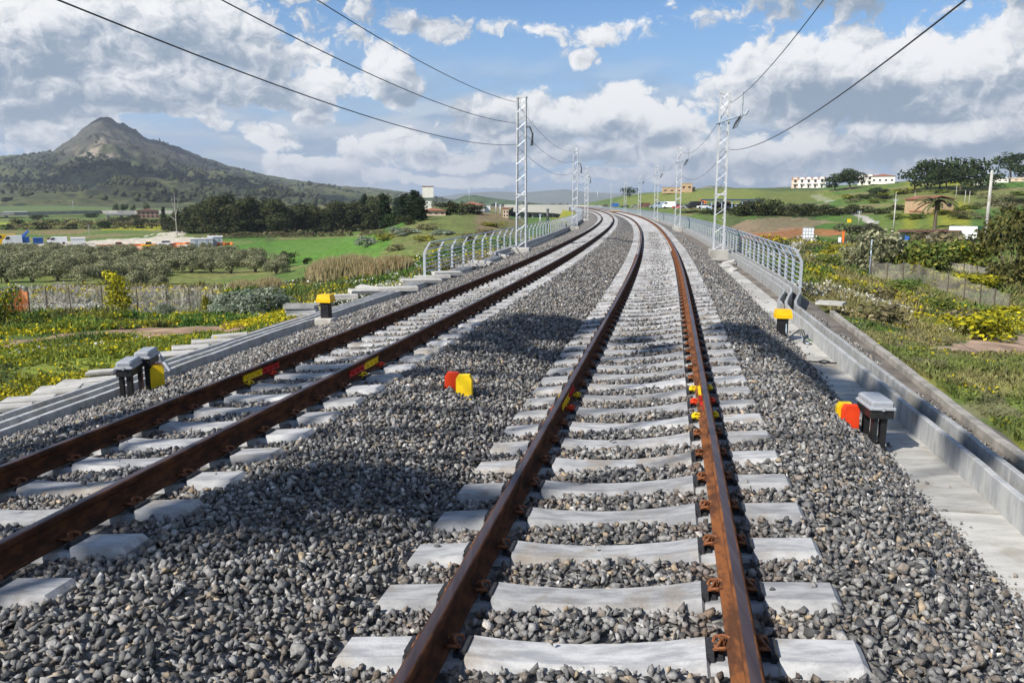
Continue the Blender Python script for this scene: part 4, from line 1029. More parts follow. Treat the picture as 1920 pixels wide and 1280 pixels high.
# olive grove
for row, (y, x0, x1, hp) in enumerate(((477, 0, 440, 17), (484, -10, 470, 20), (491, -10, 505, 23), (499, -20, 550, 26), (508, -20, 555, 29), (519, -15, 490, 32), (529, 5, 330, 34))):
    x = x0 + random.uniform(0, 12)
    while x < x1:
        if random.random() < .93 and not (x > 330 and y > 515 and random.random() < .35):
            yy = y + random.uniform(-4, 4) + (x / 560) * 3; p, h, w = at_px(x, yy, hp * random.uniform(.95, 1.2), hp * random.uniform(1.4, 1.75))
            lab = ('grey-green olive tree in the front row of the grove behind the netting fence' if row >= 6 else 'grey-green olive tree in the middle rows of the grove' if row >= 3 else 'grey-green olive tree in the back rows of the grove beside the building yard')
            plant('olive_tree', p, h, w, 'olive', 'olive', OL, lab, 'olive tree', 'olive trees in the grove', 2600, .040, 6)
        x += random.uniform(.92, 1.2) * hp * 1.32
plant('olive_tree', *at_px(255, 541, 34, 40), 'olive', 'olive', OL, 'dark olive tree standing forward of the grove beside the yellow-leaved tree', 'olive tree', None, 620, .062, 5)
plant('olive_tree', *at_px(300, 536, 20, 26), 'olive', 'olive', OL, 'small olive tree alone in the grass in front of the grove', 'olive tree', None, 620, .062, 5)
for x, y, h, w, lab in ((540, 494, 27, 34, 'round dark bush alone in the bright green field'), (574, 495, 14, 19, 'small dark bush right of the round one in the green field')):
    plant('round_bush', *at_px(x, y, h, w), 'bush', 'dkbush', DK, lab, 'bush', None, 900, .06)
# belt of dark trees before the mountain
belt = [(378, 438, 58, 42), (398, 440, 64, 44), (420, 440, 68, 46), (446, 440, 60, 44), (466, 438, 66, 46), (492, 438, 52, 40), (512, 437, 58, 42), (530, 440, 62, 48), (556, 437, 50, 40), (578, 437, 54, 42), (598, 436, 50, 40), (620, 436, 56, 42), (642, 435, 54, 42), (662, 433, 48, 40), (690, 430, 58, 44), (706, 430, 62, 44), (345, 436, 42, 34), (365, 436, 36, 32), (322, 434, 26, 28)]
bl = ['tallest of the bushy trees left of the belt, behind the sheds', 'dark bushy tree in the belt of trees behind the green field']
for i, (x, y, h, w) in enumerate(belt):
    plant('bushy_tree', *at_px(x, y, h * 1.02, w * 1.35), 'broad', 'belt', DK, bl[1] if x > 350 else 'low dark tree at the left end of the tree belt', 'tree', 'dark trees behind the green field', 4200, .026, 4)
cyl = 'narrow dark cypress rising out of the tree belt'
for x, y, h, w, lab in ((683, 432, 66, 15, 'slim dark cypress rising from the middle of the tree belt'), (722, 428, 64, 20, 'tall dark cypress at the right end of the tree belt'), (308, 428, 36, 9, 'thin lone cypress left of the bare pale tree'), (352, 437, 44, 10, 'thin cypress at the left end of the tree belt'),
                        (748, 417, 46, 20, 'leftmost cypress of the dense clump beside the water tower'), (760, 416, 52, 22, 'second cypress of the dense clump beside the water tower'), (775, 414, 56, 24, 'tallest cypress of the clump next to the water tower'), (789, 414, 44, 22, 'rightmost cypress of the clump, almost touching the water tower')):
    plant('cypress_tree', *at_px(x, y, h, w * 1.2), 'cypress', 'cypress', CYP, lab, 'cypress', None, 1100, .03, 3)
for x, y, h, w, lab in ((735, 424, 26, 34, 'low dark shrub under the cypress clump'), (765, 422, 20, 40, 'dark shrub in front of the cypress clump'), (838, 401, 28, 52, 'dense dark pine mass right of the water tower'), (868, 401, 24, 48, 'dark pine mass in the middle right of the water tower'), (896, 402, 20, 36, 'small dark pine at the right of the dark mass by the embankment')):
    plant('dark_bush', *at_px(x, y, h, w), 'bush', 'dkbush', PN, lab, 'bush', None, 900, .06)
for i in range(26):
    x = 400 + i * 14.5 + random.uniform(-4, 4); plant('hedge_shrub', *at_px(x, 447 - i * .25, random.uniform(9, 13), 20), 'bush', 'hedge', BR, 'low dry shrub in the hedge along the far edge of the green field', 'shrub', 'shrubs along the green field', 300, .08)
for i in range(30):
    x = 10 + i * 10.5 + random.uniform(-4, 4); y = 424 if i % 2 else 431
    plant('scrub_bush', *at_px(x, y - x * .01, random.uniform(10, 16), random.uniform(20, 30)), 'bush', 'hedge' if i % 3 else 'dkbush', BR if i % 3 else DK, 'distant scrub bush in the dry fields beyond the building yard', 'bush', 'scrub beyond the building yard', 300, .08)
for i, (x, y, h, w) in enumerate(((218, 418, 12, 26), (240, 420, 14, 30), (262, 421, 12, 28), (170, 408, 9, 24), (70, 411, 9, 30), (285, 424, 14, 26), (200, 425, 12, 24), (250, 412, 10, 24))):
    plant('far_tree', *at_px(x, y, h, w), 'bush', 'dkbush', DK, 'far round tree near the motorway in front of the mountain', 'tree', 'far trees near the motorway', 300, .08)
for i, (x, h) in enumerate(((218, 20), (232, 18), (236, 20), (250, 18), (276, 22))):
    plant('far_palm', *at_px(x, 404, h, 10), 'pine', 'pine', PN, 'tiny far tree on a tall stem standing behind the motorway', 'tree', 'far tall-stemmed trees behind the motorway', 500, .06)
# bare pale tree
p, h, w = at_px(332, 443, 76, 30); root = thing('bare_tree', p, 'tall bare pale tree with thin forked branches in front of the motorway', 'tree')
mb = MB(); mb.tube([(0, 0, -.3), (0, 0, h * .5), (.0, 0, h)], h * .012, 6, r2=h * .004); mb.build('trunk', M_DEADBARK, root)
mb = MB(); mb.tube([(0, 0, h * .35), (-h * .12, 0, h * .45), (-h * .22, 0, h * .62)], h * .008, 5, r2=.02); mb.tube([(0, 0, h * .45), (h * .07, 0, h * .7), (h * .08, 0, h * .85)], h * .006, 5, r2=.02); mb.tube([(0, 0, h * .55), (-h * .06, .1, h * .75), (-h * .07, .1, h * .95)], h * .006, 5, r2=.02); mb.build('branches', M_DEADBARK, root)

def reeds(px, py, wpx, hpx, n, cols, label, dark=0.):
    p, h, w = at_px(px, py, hpx, wpx); r = np.random.default_rng(int(px)); a = r.random(n) * 6.28; q = np.sqrt(r.random(n)); X = np.cos(a) * q * w / 2; Y = np.sin(a) * q * w * .3
    Z = terrain_h(X + p.x, Y + p.y) - p.z; hh = h * r.uniform(.55, 1.08, n) * (1 - .35 * q ** 3); lx = r.normal(0, .12, n) * hh + hh * .06; ly = r.normal(0, .10, n) * hh; ww = h * r.uniform(.012, .026, n)
    V = np.stack([np.stack([X - ww, Y, Z - .1], 1), np.stack([X + ww, Y, Z - .1], 1), np.stack([X + lx * .5 + ww, Y + ly * .5, Z + hh * .62], 1), np.stack([X + lx, Y + ly, Z + hh], 1), np.stack([X + lx * .5 - ww, Y + ly * .5, Z + hh * .62], 1)], 1).reshape(-1, 3)
    i = np.arange(n)[:, None] * 5; F = np.concatenate([i + np.array([[0, 1, 2]]), i + np.array([[0, 2, 4]]), i + np.array([[4, 2, 3]])])
    col = np.repeat(np.array(cols)[r.integers(0, len(cols), n)] * r.uniform(.7, 1.3, (n, 1)), 5, 0)
    o = np_mesh('reed_clump', V, F, M_GRASS, col); o.location = p; return tag(o, label, 'reeds')
RD = [(.38, .31, .17), (.30, .25, .13), (.45, .38, .22), (.20, .18, .08)]
reeds(640, 526, 130, 48, 3400, RD, 'wide clump of straw-coloured reeds at the left of the large pair'); reeds(715, 524, 116, 44, 3000, RD + [(.30, .20, .10)], 'browner clump of reeds nearest the left railing')
reeds(455, 549, 60, 26, 900, RD, 'small straw reed clump behind the netting fence'); reeds(505, 546, 55, 28, 900, RD, 'small straw reed clump right of the other one behind the fence')
# shrubs on the near left
plant('grey_shrub', *at_px(440, 590, 50, 84), 'bush', 'sage', SG, 'left half of the broad silvery grey shrub by the netting fence', 'shrub', None, 2200, .045)
plant('grey_shrub', *at_px(510, 589, 58, 100), 'bush', 'sage', SG, 'larger silvery grey shrub left of the stacked trough units', 'shrub', None, 2200, .045)
plant('yellow_tree', *at_px(222, 589, 74, 40), 'broad', 'yellow', YB, 'slender yellow-leaved tree growing through the netting fence', 'tree', None, 1300, .04)
plant('yellow_bush', *at_px(387, 584, 36, 30), 'bush', 'yg', YG, 'small olive-yellow bush at the right end of the netting fence', 'bush', None, 900, .06)
plant('green_bush', *at_px(6, 612, 78, 60), 'bush', 'gb', GB + YB[:2], 'green and yellow bush cut by the left picture edge', 'bush', None, 1600, .05)
plant('grey_weed', *at_px(312, 592, 26, 30), 'bush', 'sage', SG, 'small silvery weed in front of the netting fence', 'weed', None, 900, .06)
for i, (x, y, h, w) in enumerate(((740, 470, 14, 40), (790, 452, 12, 50), (830, 440, 10, 46), (880, 450, 14, 44), (770, 492, 16, 36), (850, 470, 14, 50), (910, 440, 12, 50), (720, 452, 16, 50), (690, 460, 18, 50), (815, 465, 12, 44), (930, 425, 10, 50), (760, 440, 16, 60), (800, 430, 12, 50))):
    plant('bank_shrub', *at_px(x, y, h, w), 'bush', ('hedge', 'yg', 'sage')[i % 3], (BR, YG, SG)[i % 3], ('dry brown shrub on the mound behind the left railing', 'yellow-green shrub on the mound behind the left railing', 'grey-green shrub on the mound behind the left railing')[i % 3], 'shrub', 'shrubs on the mound behind the left railing', 500 if i % 3 != 2 else 2200, .07 if i % 3 != 2 else .045)

# right-hand plants
RP = [('olive_tree', 1662, 512, 76, 78, 'bush', 'olbush', OL, 'large grey-green olive tree behind the pale post on the right', 1900, .045), ('olive_tree', 1602, 502, 44, 56, 'bush', 'olbush', OL, 'smaller dark olive bush left of the large one on the right', 1900, .045),
      ('citrus_bush', 1718, 516, 60, 72, 'bush', 'gb', GB, 'dark green bush touching the large olive tree on the right', 1600, .05), ('citrus_bush', 1722, 519, 36, 44, 'bush', 'yg', YG, 'yellowish bush in front of the dark green bush on the right', 900, .06),
      ('orchard_bush', 1785, 500, 46, 60, 'bush', 'gb', GB, 'left green orchard bush before the pale post line', 1600, .05), ('orchard_bush', 1822, 500, 44, 60, 'bush', 'gb', GB, 'right green orchard bush below the tall pole', 1600, .05),
      ('big_bush', 1896, 532, 116, 104, 'bush', 'bigb', [(.085, .085, .028), (.115, .105, .03), (.06, .065, .022)], 'huge dark green bush at the right picture edge', 4200, .032),
      ('grey_bush', 1615, 456, 38, 62, 'bush', 'olbush', [(.09, .095, .06)], 'grey-green bush behind the orange and white post', 1900, .045), ('dry_reed_bush', 1745, 478, 40, 70, 'bush', 'hedge', BR, 'dry brown bush in front of the low shed', 500, .07), ('dry_reed_bush', 1780, 474, 34, 60, 'bush', 'hedge', BR, 'dry brown bush before the white truck', 500, .07),
      ('yellow_shrub', 1812, 540, 26, 70, 'bush', 'yb', YB, 'yellow flowering shrub left of the huge bush', 1300, .055), ('yellow_shrub', 1842, 634, 46, 100, 'bush', 'yb', YB, 'big yellow flowering shrub nearest the earth track', 1300, .055), ('yellow_shrub', 1885, 624, 32, 54, 'bush', 'yb', YB, 'yellow flowering shrub right of the biggest one', 1300, .055), ('yellow_shrub', 1770, 534, 18, 50, 'bush', 'yg', YG, 'low yellow-green shrub behind the wire fence', 900, .06),
      ('weed_clump', 1690, 566, 34, 70, 'bush', 'gb', GB, 'green weed clump with white flowers beside the wire fence', 1600, .05), ('weed_clump', 1640, 560, 24, 60, 'bush', 'hedge', BR, 'dry weed clump below the wire fence', 500, .07), ('weed_clump', 1665, 605, 34, 80, 'bush', 'hedge', BR, 'tall dry grass clump with rusty netting', 500, .07), ('weed_clump', 1745, 588, 30, 70, 'bush', 'gb', GB, 'green weed clump in the middle of the right-hand bank', 1600, .05),
      ('weed_clump', 1790, 610, 30, 60, 'bush', 'hedge', BR, 'dry weed clump left of the big yellow shrub', 500, .07), ('weed_clump', 1590, 545, 24, 60, 'bush', 'yg', YG, 'yellow-green weed clump near the right railing end', 900, .06), ('weed_clump', 1900, 600, 24, 60, 'bush', 'yb', YB, 'yellow weed clump under the wire fence at the right edge', 1300, .055),
      ('bank_shrub', 1545, 500, 22, 50, 'bush', 'gb', GB, 'green shrub on the bank beside the right railing', 1600, .05), ('bank_shrub', 1570, 480, 20, 50, 'bush', 'yg', YG, 'yellowish shrub high on the bank beside the right railing', 900, .06), ('bank_shrub', 1540, 470, 14, 40, 'bush', 'hedge', BR, 'dry shrub at the top of the bank by the pale track', 500, .07)]
for nm, x, y, h, w, kd, key, cols, lab, n, sz in RP:
    plant(nm, *at_px(x, y + 2, h * 1.18, w * 1.25), kd, key, cols, lab, 'tree' if 'tree' in nm else 'bush', None, n, sz)
for i, (x, y, h, w) in enumerate(((1395, 404, 26, 44), (1420, 404, 32, 50), (1445, 404, 36, 52), (1470, 405, 30, 50), (1500, 404, 26, 50), (1530, 404, 24, 50), (1560, 404, 22, 50), (1590, 402, 20, 44), (1620, 400, 16, 40), (1380, 403, 18, 40), (1650, 402, 14, 40), (1345, 402, 12, 44), (1320, 401, 10, 40), (1290, 400, 8, 40))):
    plant('dark_hedge_tree', *at_px(x, y, h, w), 'bush', 'hedgetree', DK, 'dark bushy tree in the hedge between the parked vehicles and the bare earth' if h > 20 else 'low dark shrub at the end of the hedge between vehicles and bare earth', 'tree', 'dark hedge on the right', 800, .06)
for i, (x, y, h, w, lab) in enumerate(((1714, 356, 38, 40, 'leftmost pine of the grove on the right-hand hill'), (1738, 354, 44, 42, 'second pine of the hilltop grove, rising above its neighbour'), (1762, 352, 44, 44, 'tall brownish-topped pine in the hilltop grove'), (1775, 356, 36, 44, 'broad pine in the front of the hilltop grove'), (1800, 355, 40, 46, 'dark wide pine in the middle right of the hilltop grove'), (1830, 350, 42, 42, 'rightmost tall pine of the hilltop grove'), (1850, 354, 26, 40, 'low pine at the right end of the hilltop grove'),
                                       (1895, 331, 34, 44, 'lone pine highest on the right-hand hill'), (1915, 334, 22, 30, 'small pine at the right picture edge on the hill'), (1566, 355, 26, 38, 'left pine of the pair in front of the terrace houses'), (1594, 353, 30, 40, 'right pine of the pair in front of the terrace houses'), (1180, 368, 17, 24, 'small crooked tree beside the ruined hut'))):
    plant('hill_pine', *at_px(x, y + 2, h * 1.14, w * 1.25), 'pine', 'pine', PN, lab, 'pine tree', None, 3600, .034, 4)
for i in range(46):
    x = random.uniform(1590, 1940); y = random.choice((362, 366, 372, 380, 386, 392, 396, 402, 410)) + random.uniform(-2, 2)
    if y > 390 and x < 1680: continue
    plant('hill_shrub', *at_px(x, y, random.uniform(5, 12), random.uniform(20, 44)), 'bush', ('hedge', 'dkbush', 'gb')[i % 3], (BR, DK, GB)[i % 3], ('dry brown', 'dark', 'green')[i % 3] + ' scrub bush scattered on the fields of the right-hand hill', 'bush', 'scrub on the right-hand hill', 400, .07)
# palm beside the house
p, h, w = at_px(1752, 428, 64, 50); root = thing('palm_tree', p, 'palm tree with drooping fronds in front of the red-roofed house', 'palm tree')
mb = MB(); mb.tube([(0, 0, -.2), (.05, 0, h * .35), (0, 0, h * .66)], h * .045, 8, r2=h * .035); mb.build('trunk', M_BARK, root)
for k in range(22):
    a = k * 2.4; L = h * .48 * random.uniform(.8, 1.1); el = random.uniform(.1, 1.1); P = []
    for t in np.linspace(0, 1, 7): P.append((math.cos(a) * L * t * math.cos(el * (1 - t)), math.sin(a) * L * t * math.cos(el * (1 - t)), h * .66 + L * (math.sin(el) * t - .75 * t * t)))
    mb = MB()
    for i in range(6):
        a0, a1 = Vector(P[i]), Vector(P[i + 1]); n = Vector((-math.sin(a), math.cos(a), 0)) * h * .055 * (1.2 - i / 7)
        for q in (-1, 1): mb.add([a0, a1, a1 + n * q - Vector((0, 0, h * .03)), a0 + n * q - Vector((0, 0, h * .03))], [(0, 1, 2, 3)])
    fr = mb.build('frond', M_PALM if 'M_PALM' in globals() else pmat('palm_green', (.09, .10, .03), (.05, .06, .02), 3.), root)
# two unseen trees added behind the camera's left shoulder, crowns shaped to shade the ballast
def shade_tree(targets, H, label, seed):
    bl = []
    for px, py, r in targets:
        g = Vector(gnd(px, py, -.25)); c = g + TOSUN * ((H - g.z + random.uniform(-1., 1.)) / TOSUN.z); bl.append((c.x, c.y, c.z, r, r, r * .8))
    B = np.array(bl); cx, cy = B[:, 0].mean(), B[:, 1].mean(); z0 = float(terrain_h(cx, cy)[0]); root = thing('added_shade_tree', (cx, cy, z0), label, 'tree')
    V, F, Cc = leaf_cloud([(x - cx, y - cy, z - z0, a, b, c) for x, y, z, a, b, c in bl], 3000, .16, DK, seed); np_mesh('crown', V, F, M_LEAF, Cc, root)
    mb = MB(); mb.tube([(0, 0, -.3), (.2, .1, H * .4), (0, 0, H * .85 - z0)], .32, 8, r2=.14)
    for x, y, z, *_ in bl: mb.tube([(0, 0, H * .55), ((x - cx) * .6, (y - cy) * .6, H * .75), (x - cx, y - cy, z - z0)], .10, 5, r2=.03)
    mb.build('trunk', M_BARK, root)
shade_tree([(930, 650, .45), (985, 628, .65), (1040, 612, .7), (1090, 602, .6), (1000, 662, .4), (900, 672, .2), (1060, 650, .25), (1190, 640, .35), (1240, 660, .3), (1400, 632, .5), (1450, 650, .65), (1520, 675, .6), (1580, 700, .5), (1680, 735, .45), (1820, 800, .4), (620, 700, .35), (540, 720, .3)], 15.5, 'unseen tree added left of the camera to throw shade past the markers', 5)
shade_tree([(310, 1050, .2), (420, 1008, .24), (540, 960, .26), (640, 932, .30), (720, 915, .32), (800, 930, .28), (880, 940, .22), (960, 930, .12), (560, 1005, .12), (480, 960, .12)], 13.0, 'unseen tree added behind the camera to throw shade on the near ballast', 6)

# ------------------------------------------------------------------ grass, weeds and flowers
def tufts(n, d0, d1, a0, a1, hscale, seed, yellow, dense=.42):
    r = np.random.default_rng(seed); a = R(a0) + r.random(n) * (R(a1) - R(a0)); d = np.exp(math.log(d0) + r.random(n) * math.log(d1 / d0)); x = np.sin(a) * d; y = np.cos(a) * d
    s, o = SO(x, y); ok = (o < -8.35) | (o > 4.75) | (s > 395)
    for P, _ in PATHS: ok &= ~inside(P, x, y)
    cl = fbm(x * .25, y * .25, 88, 4); ok &= r.random(n) < np.clip(cl * 2.6 - .55, .08, 1)
    x, y, d, cl, o = x[ok], y[ok], d[ok], cl[ok], o[ok]; n = len(x); z = terrain_h(x, y); base = ground_colour(x, y)
    nb = 5; hh = hscale * r.uniform(.5, 1.3, n) * (.5 + 1.1 * cl) * (1 + d / 90) * np.where(o > 0, .75, 1.) * (.45 + 2.6 * np.clip(fbm(x * .45, y * .45, 141, 3) - .25, 0, 1)); sp = hh * .45
    bx = np.repeat(x, nb) + r.normal(0, 1, n * nb) * np.repeat(sp, nb) * .5; by = np.repeat(y, nb) + r.normal(0, 1, n * nb) * np.repeat(sp, nb) * .5; bz = np.repeat(z, nb) - .03
    bh = np.repeat(hh, nb) * r.uniform(.6, 1.2, n * nb); w = (.007 + .0007 * np.repeat(d, nb)) * r.uniform(.7, 1.6, n * nb); an = r.random(n * nb) * 6.28
    lx = r.normal(0, .35, n * nb) * bh; ly = r.normal(0, .35, n * nb) * bh; wx = np.cos(an) * w; wy = np.sin(an) * w
    V = np.stack([np.stack([bx - wx, by - wy, bz], 1), np.stack([bx + wx, by + wy, bz], 1), np.stack([bx + lx * .4 + wx, by + ly * .4 + wy, bz + bh * .6], 1), np.stack([bx + lx, by + ly, bz + bh], 1), np.stack([bx + lx * .4 - wx, by + ly * .4 - wy, bz + bh * .6], 1)], 1).reshape(-1, 3)
    i = np.arange(n * nb)[:, None] * 5; F = np.concatenate([i + np.array([[0, 1, 2]]), i + np.array([[0, 2, 4]]), i + np.array([[4, 2, 3]])])
    dry = sstep(.5, .66, fbm(x * .5, y * .5, 151, 4)) * np.where(o > 0, .55, .15); base = base * (1 - dry[:, None]) + np.array([[.26, .215, .10]]) * dry[:, None]; col = np.repeat(base, nb, 0) * r.uniform(.75, 1.5, (n * nb, 1)) + r.uniform(0, .02, (n * nb, 3)); col = np.repeat(col, 5, 0)
    # flowers standing among the blades
    fm = ((fbm(x * .18, y * .18, 99, 4) + r.normal(0, .04, n) > yellow) & (r.random(n) < dense)) | (r.random(n) < np.where(o < 0, .045, .004)); fx, fy, fz, fd, fh = x[fm], y[fm], z[fm], d[fm], hh[fm]
    k = 6; m = len(fx) * k; c = np.stack([np.repeat(fx, k) + r.normal(0, .16, m), np.repeat(fy, k) + r.normal(0, .16, m), np.repeat(fz, k) + np.repeat(fh, k) * r.uniform(.55, 1.1, m)], 1)
    sz = (.0045 + .0007 * np.repeat(fd, k)) * r.uniform(.7, 1.5, m); u = r.normal(size=(m, 3)); u[:, 2] *= .4; u /= np.linalg.norm(u, axis=1)[:, None]; v = np.cross(u, r.normal(size=(m, 3))); v /= np.linalg.norm(v, axis=1)[:, None]
    u *= sz[:, None]; v *= sz[:, None]; FV = np.stack([c - u - v, c + u - v, c + u + v, c - u + v], 1).reshape(-1, 3); FF = np.arange(m * 4).reshape(m, 4)
    wh = fbm(np.repeat(fx, k) * .12, np.repeat(fy, k) * .12, 123, 3) > .61
    fc = np.where(wh[:, None], np.array([[.62, .62, .55]]), np.array([[.50, .43, .02]])) * r.uniform(.55, 1.15, (m, 1)); fc = np.repeat(fc, 4, 0)
    return (V, F, col), (FV, FF, fc)
for (n, d0, d1, a0, a1, hs, sd, ye, side) in ((110000, 8, 32, -36, 2, .085, 1, .47, 'left-hand meadow'), (40000, 30, 90, -36, 4, .16, 2, .62, 'fields beyond the left-hand meadow'), (60000, 7, 30, 10, 36, .10, 3, .69, 'right-hand bank'), (36000, 28, 90, 12, 36, .20, 4, .645, 'rough ground beyond the right-hand bank')):
    g, fl = tufts(n, d0, d1, a0, a1, hs, sd, ye, .34 if sd == 1 else .30)
    tag(np_mesh('grass', g[0], g[1], M_GRASS, g[2]), 'green grass and weeds of the ' + side, 'grass', kind='stuff')
    tag(np_mesh('wildflowers', fl[0], fl[1], M_FLOWER, fl[2]), 'yellow and white wildflowers of the ' + side, 'wildflowers', kind='stuff')

# ------------------------------------------------------------------ mountain and far hills
SIL = [(-900, 345), (-500, 330), (-250, 312), (-120, 302), (0, 294), (60, 289), (100, 281), (130, 264), (158, 240), (178, 225), (190, 221.5), (203, 222.5), (215, 227), (240, 240), (270, 255), (300, 266), (330, 273), (350, 282), (380, 296), (420, 308), (480, 324), (560, 339), (640, 349), (700, 353), (740, 357), (790, 365), (850, 374), (930, 384), (1100, 392)]
_sa = np.array([px_azel(x, y) for x, y in SIL])
def mount_h(a, d):
    """height of the mountain at an azimuth in degrees and a distance"""
    el = np.interp(a, _sa[:, 0], _sa[:, 1]); Rr = 3000 + 160 * np.sin(a * .31) + (fbm(a * .22, a * 0 + 3, 3, 3) - .5) * 500
    top = CAMH + Rr * np.tan(np.radians(el)); base = -9. - .004 * (d - 900); t = np.clip((d - 860) / (Rr - 860), 0, 1.0)
    q = .30 * t ** 1.15 + .70 * t ** 3.0; x = np.sin(np.radians(a)) * d; y = np.cos(np.radians(a)) * d
    rid = 1 - np.abs(2 * fbm(x * .0028, y * .0028, 11, 5) - 1); n2 = fbm(x * .009, y * .009, 15, 4) - .5
    h = base + (top - base) * q + ((rid - .72) * 190 + n2 * 60) * (t * (1 - t) * 3.2) * np.clip((top - base) / 150, .12, 1) + (fbm(x * .028, y * .028, 27, 4) - .5) * 26 * t ** 1.5 * np.clip((top - base) / 250, .05, 1)
    for hx, hy, hd, hw, hl in ((20, 338, 1750, 7., 330), (-60, 330, 1900, 8., 380), (70, 362, 1400, 6., 230), (330, 352, 2000, 5., 300), (560, 352, 2300, 7., 330)):
        ha, he = px_azel(hx, hy); z = CAMH + hd * math.tan(R(he)); g = np.exp(-((a - ha) / hw) ** 2 - ((d - hd) / hl) ** 2); h = np.maximum(h, base + (z - base) * g + (fbm(x * .006, y * .006, 19, 4) - .5) * 30 * g)
    back = np.clip((d - Rr) / 1400, 0, 1); return h - back ** 1.4 * (top + 60)
def build_mountain():
    az = np.linspace(-50, 6, 860); d = np.concatenate([np.linspace(860, 3300, 420), np.linspace(3320, 4300, 30)]); A, D = np.meshgrid(az, d)
    a, dd = A.ravel(), D.ravel(); z = mount_h(a, dd); x = np.sin(np.radians(a)) * dd; y = np.cos(np.radians(a)) * dd
    el = np.degrees(np.arctan2(z - CAMH, dd))
    # what grows or lies where: woods with the cloud-shade band painted into their colour, bare rock and pasture, each by place on the slope
    pa = lambda px: px_azel(px, 300)[0]; f1 = fbm(x * .012, y * .012, 33, 5); f2 = fbm(x * .004, y * .004, 37, 4); f3 = fbm(x * .04, y * .04, 39, 3)
    col = np.empty((len(x), 3)); col[:] = (.10, .115, .048)
    def mix(m, k): col[:] = col * (1 - m[:, None]) + np.array(k) * m[:, None]
    mix(sstep(.45, .6, f2), (.15, .155, .06)); mix(sstep(.52, .62, f1) * .6, (.075, .085, .04))
    high = sstep(2050, 2500, dd) * sstep(pa(40), pa(110), a) * (1 - sstep(pa(360), pa(480), a)); mix(high * .9, (.072, .067, .054)); mix(high * sstep(.5, .62, f1) * .7, (.115, .104, .086)); mix(high * sstep(.5, .6, f3) * .6, (.07, .07, .045))
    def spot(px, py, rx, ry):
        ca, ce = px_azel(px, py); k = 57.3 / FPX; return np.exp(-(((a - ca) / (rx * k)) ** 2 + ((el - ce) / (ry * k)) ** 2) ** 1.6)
    wood_shade = np.maximum.reduce([spot(180, 312, 120, 18), spot(300, 325, 110, 16), spot(240, 345, 130, 18), spot(430, 350, 90, 22), spot(500, 362, 60, 14), spot(330, 365, 120, 12)])
    wood_shade = wood_shade * sstep(.36, .56, f1 * .6 + f3 * .4); mix(wood_shade * .95, (.020, .030, .018)); mix(wood_shade * sstep(.55, .7, f3) * .5, (.08, .085, .05))
    mix(np.maximum(spot(185, 287, 34, 11), spot(200, 268, 20, 10) * .6) * sstep(.38, .55, f1 * .5 + f3 * .5), (.42, .34, .26))
    mix(spot(290, 322, 22, 3.) * .8, (.36, .31, .25)); mix(sstep(.60, .66, f3) * (1 - high) * .5, (.04, .05, .026))
    n, m = len(az), len(d); i = np.arange(m - 1)[:, None] * n; j = np.arange(n - 1)[None]; F = np.stack([i + j, i + j + 1, i + n + j + 1, i + n + j], -1).reshape(-1, 4)
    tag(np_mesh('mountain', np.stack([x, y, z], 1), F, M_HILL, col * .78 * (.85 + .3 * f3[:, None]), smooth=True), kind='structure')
build_mountain()
def mountain_woods():
    n = 60000; a = rng.uniform(-37, 5, n); d = np.sqrt(rng.uniform(1000. ** 2, 2950. ** 2, n)); x = np.sin(np.radians(a)) * d; y = np.cos(np.radians(a)) * d; z = mount_h(a, d); el = np.degrees(np.arctan2(z - CAMH, d))
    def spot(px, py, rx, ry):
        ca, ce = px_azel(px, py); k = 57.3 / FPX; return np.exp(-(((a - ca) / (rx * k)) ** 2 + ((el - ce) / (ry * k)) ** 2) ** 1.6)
    wood_shade = np.maximum.reduce([spot(180, 312, 120, 16), spot(300, 325, 110, 16), spot(240, 345, 130, 18), spot(430, 350, 90, 22), spot(500, 362, 60, 14), spot(330, 365, 120, 12)])
    pr = wood_shade * sstep(.34, .6, fbm(x * .010, y * .010, 201, 4)) * .55 + .035 * sstep(.45, .65, fbm(x * .006, y * .006, 211, 4)) + .10 * sstep(.56, .62, fbm(x * .004, y * .012, 221, 3)) * (d < 2300); k = rng.random(n) < pr; x, y, z = x[k], y[k], z[k]
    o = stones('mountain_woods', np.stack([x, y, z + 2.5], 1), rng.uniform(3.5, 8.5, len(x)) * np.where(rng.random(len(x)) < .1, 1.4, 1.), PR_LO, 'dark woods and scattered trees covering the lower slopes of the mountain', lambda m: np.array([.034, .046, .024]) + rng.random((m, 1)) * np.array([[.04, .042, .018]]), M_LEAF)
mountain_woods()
def far_hills(name, pts, d0, d1, col, seed, a0, a1):
    P = np.array([px_azel(x, y) for x, y in pts]); az = np.linspace(a0, a1, 260); d = np.linspace(d0, d1, 40); A, D = np.meshgrid(az, d); a, dd = A.ravel(), D.ravel(); Rr = (d0 + d1) / 2
    top = CAMH + Rr * np.tan(np.radians(np.interp(a, P[:, 0], P[:, 1]))); t = 1 - np.abs(dd - Rr) / (Rr - d0); x = np.sin(np.radians(a)) * dd; y = np.cos(np.radians(a)) * dd
    z = -30 + (top + 30) * t ** .8 + (fbm(x * 6 / d0, y * 6 / d0, seed, 5) - .5) * (top + 30) * .5 * t * (1 - t) * 2
    n, m = 260, 40; i = np.arange(m - 1)[:, None] * n; j = np.arange(n - 1)[None]; F = np.stack([i + j, i + j + 1, i + n + j + 1, i + n + j], -1).reshape(-1, 4)
    c = np.array(col) * (.6 + .8 * fbm(x * 20 / d0, y * 20 / d0, seed + 1, 4))[:, None]; tag(np_mesh(name, np.stack([x, y, z], 1), F, M_HILL, c, smooth=True), kind='structure')
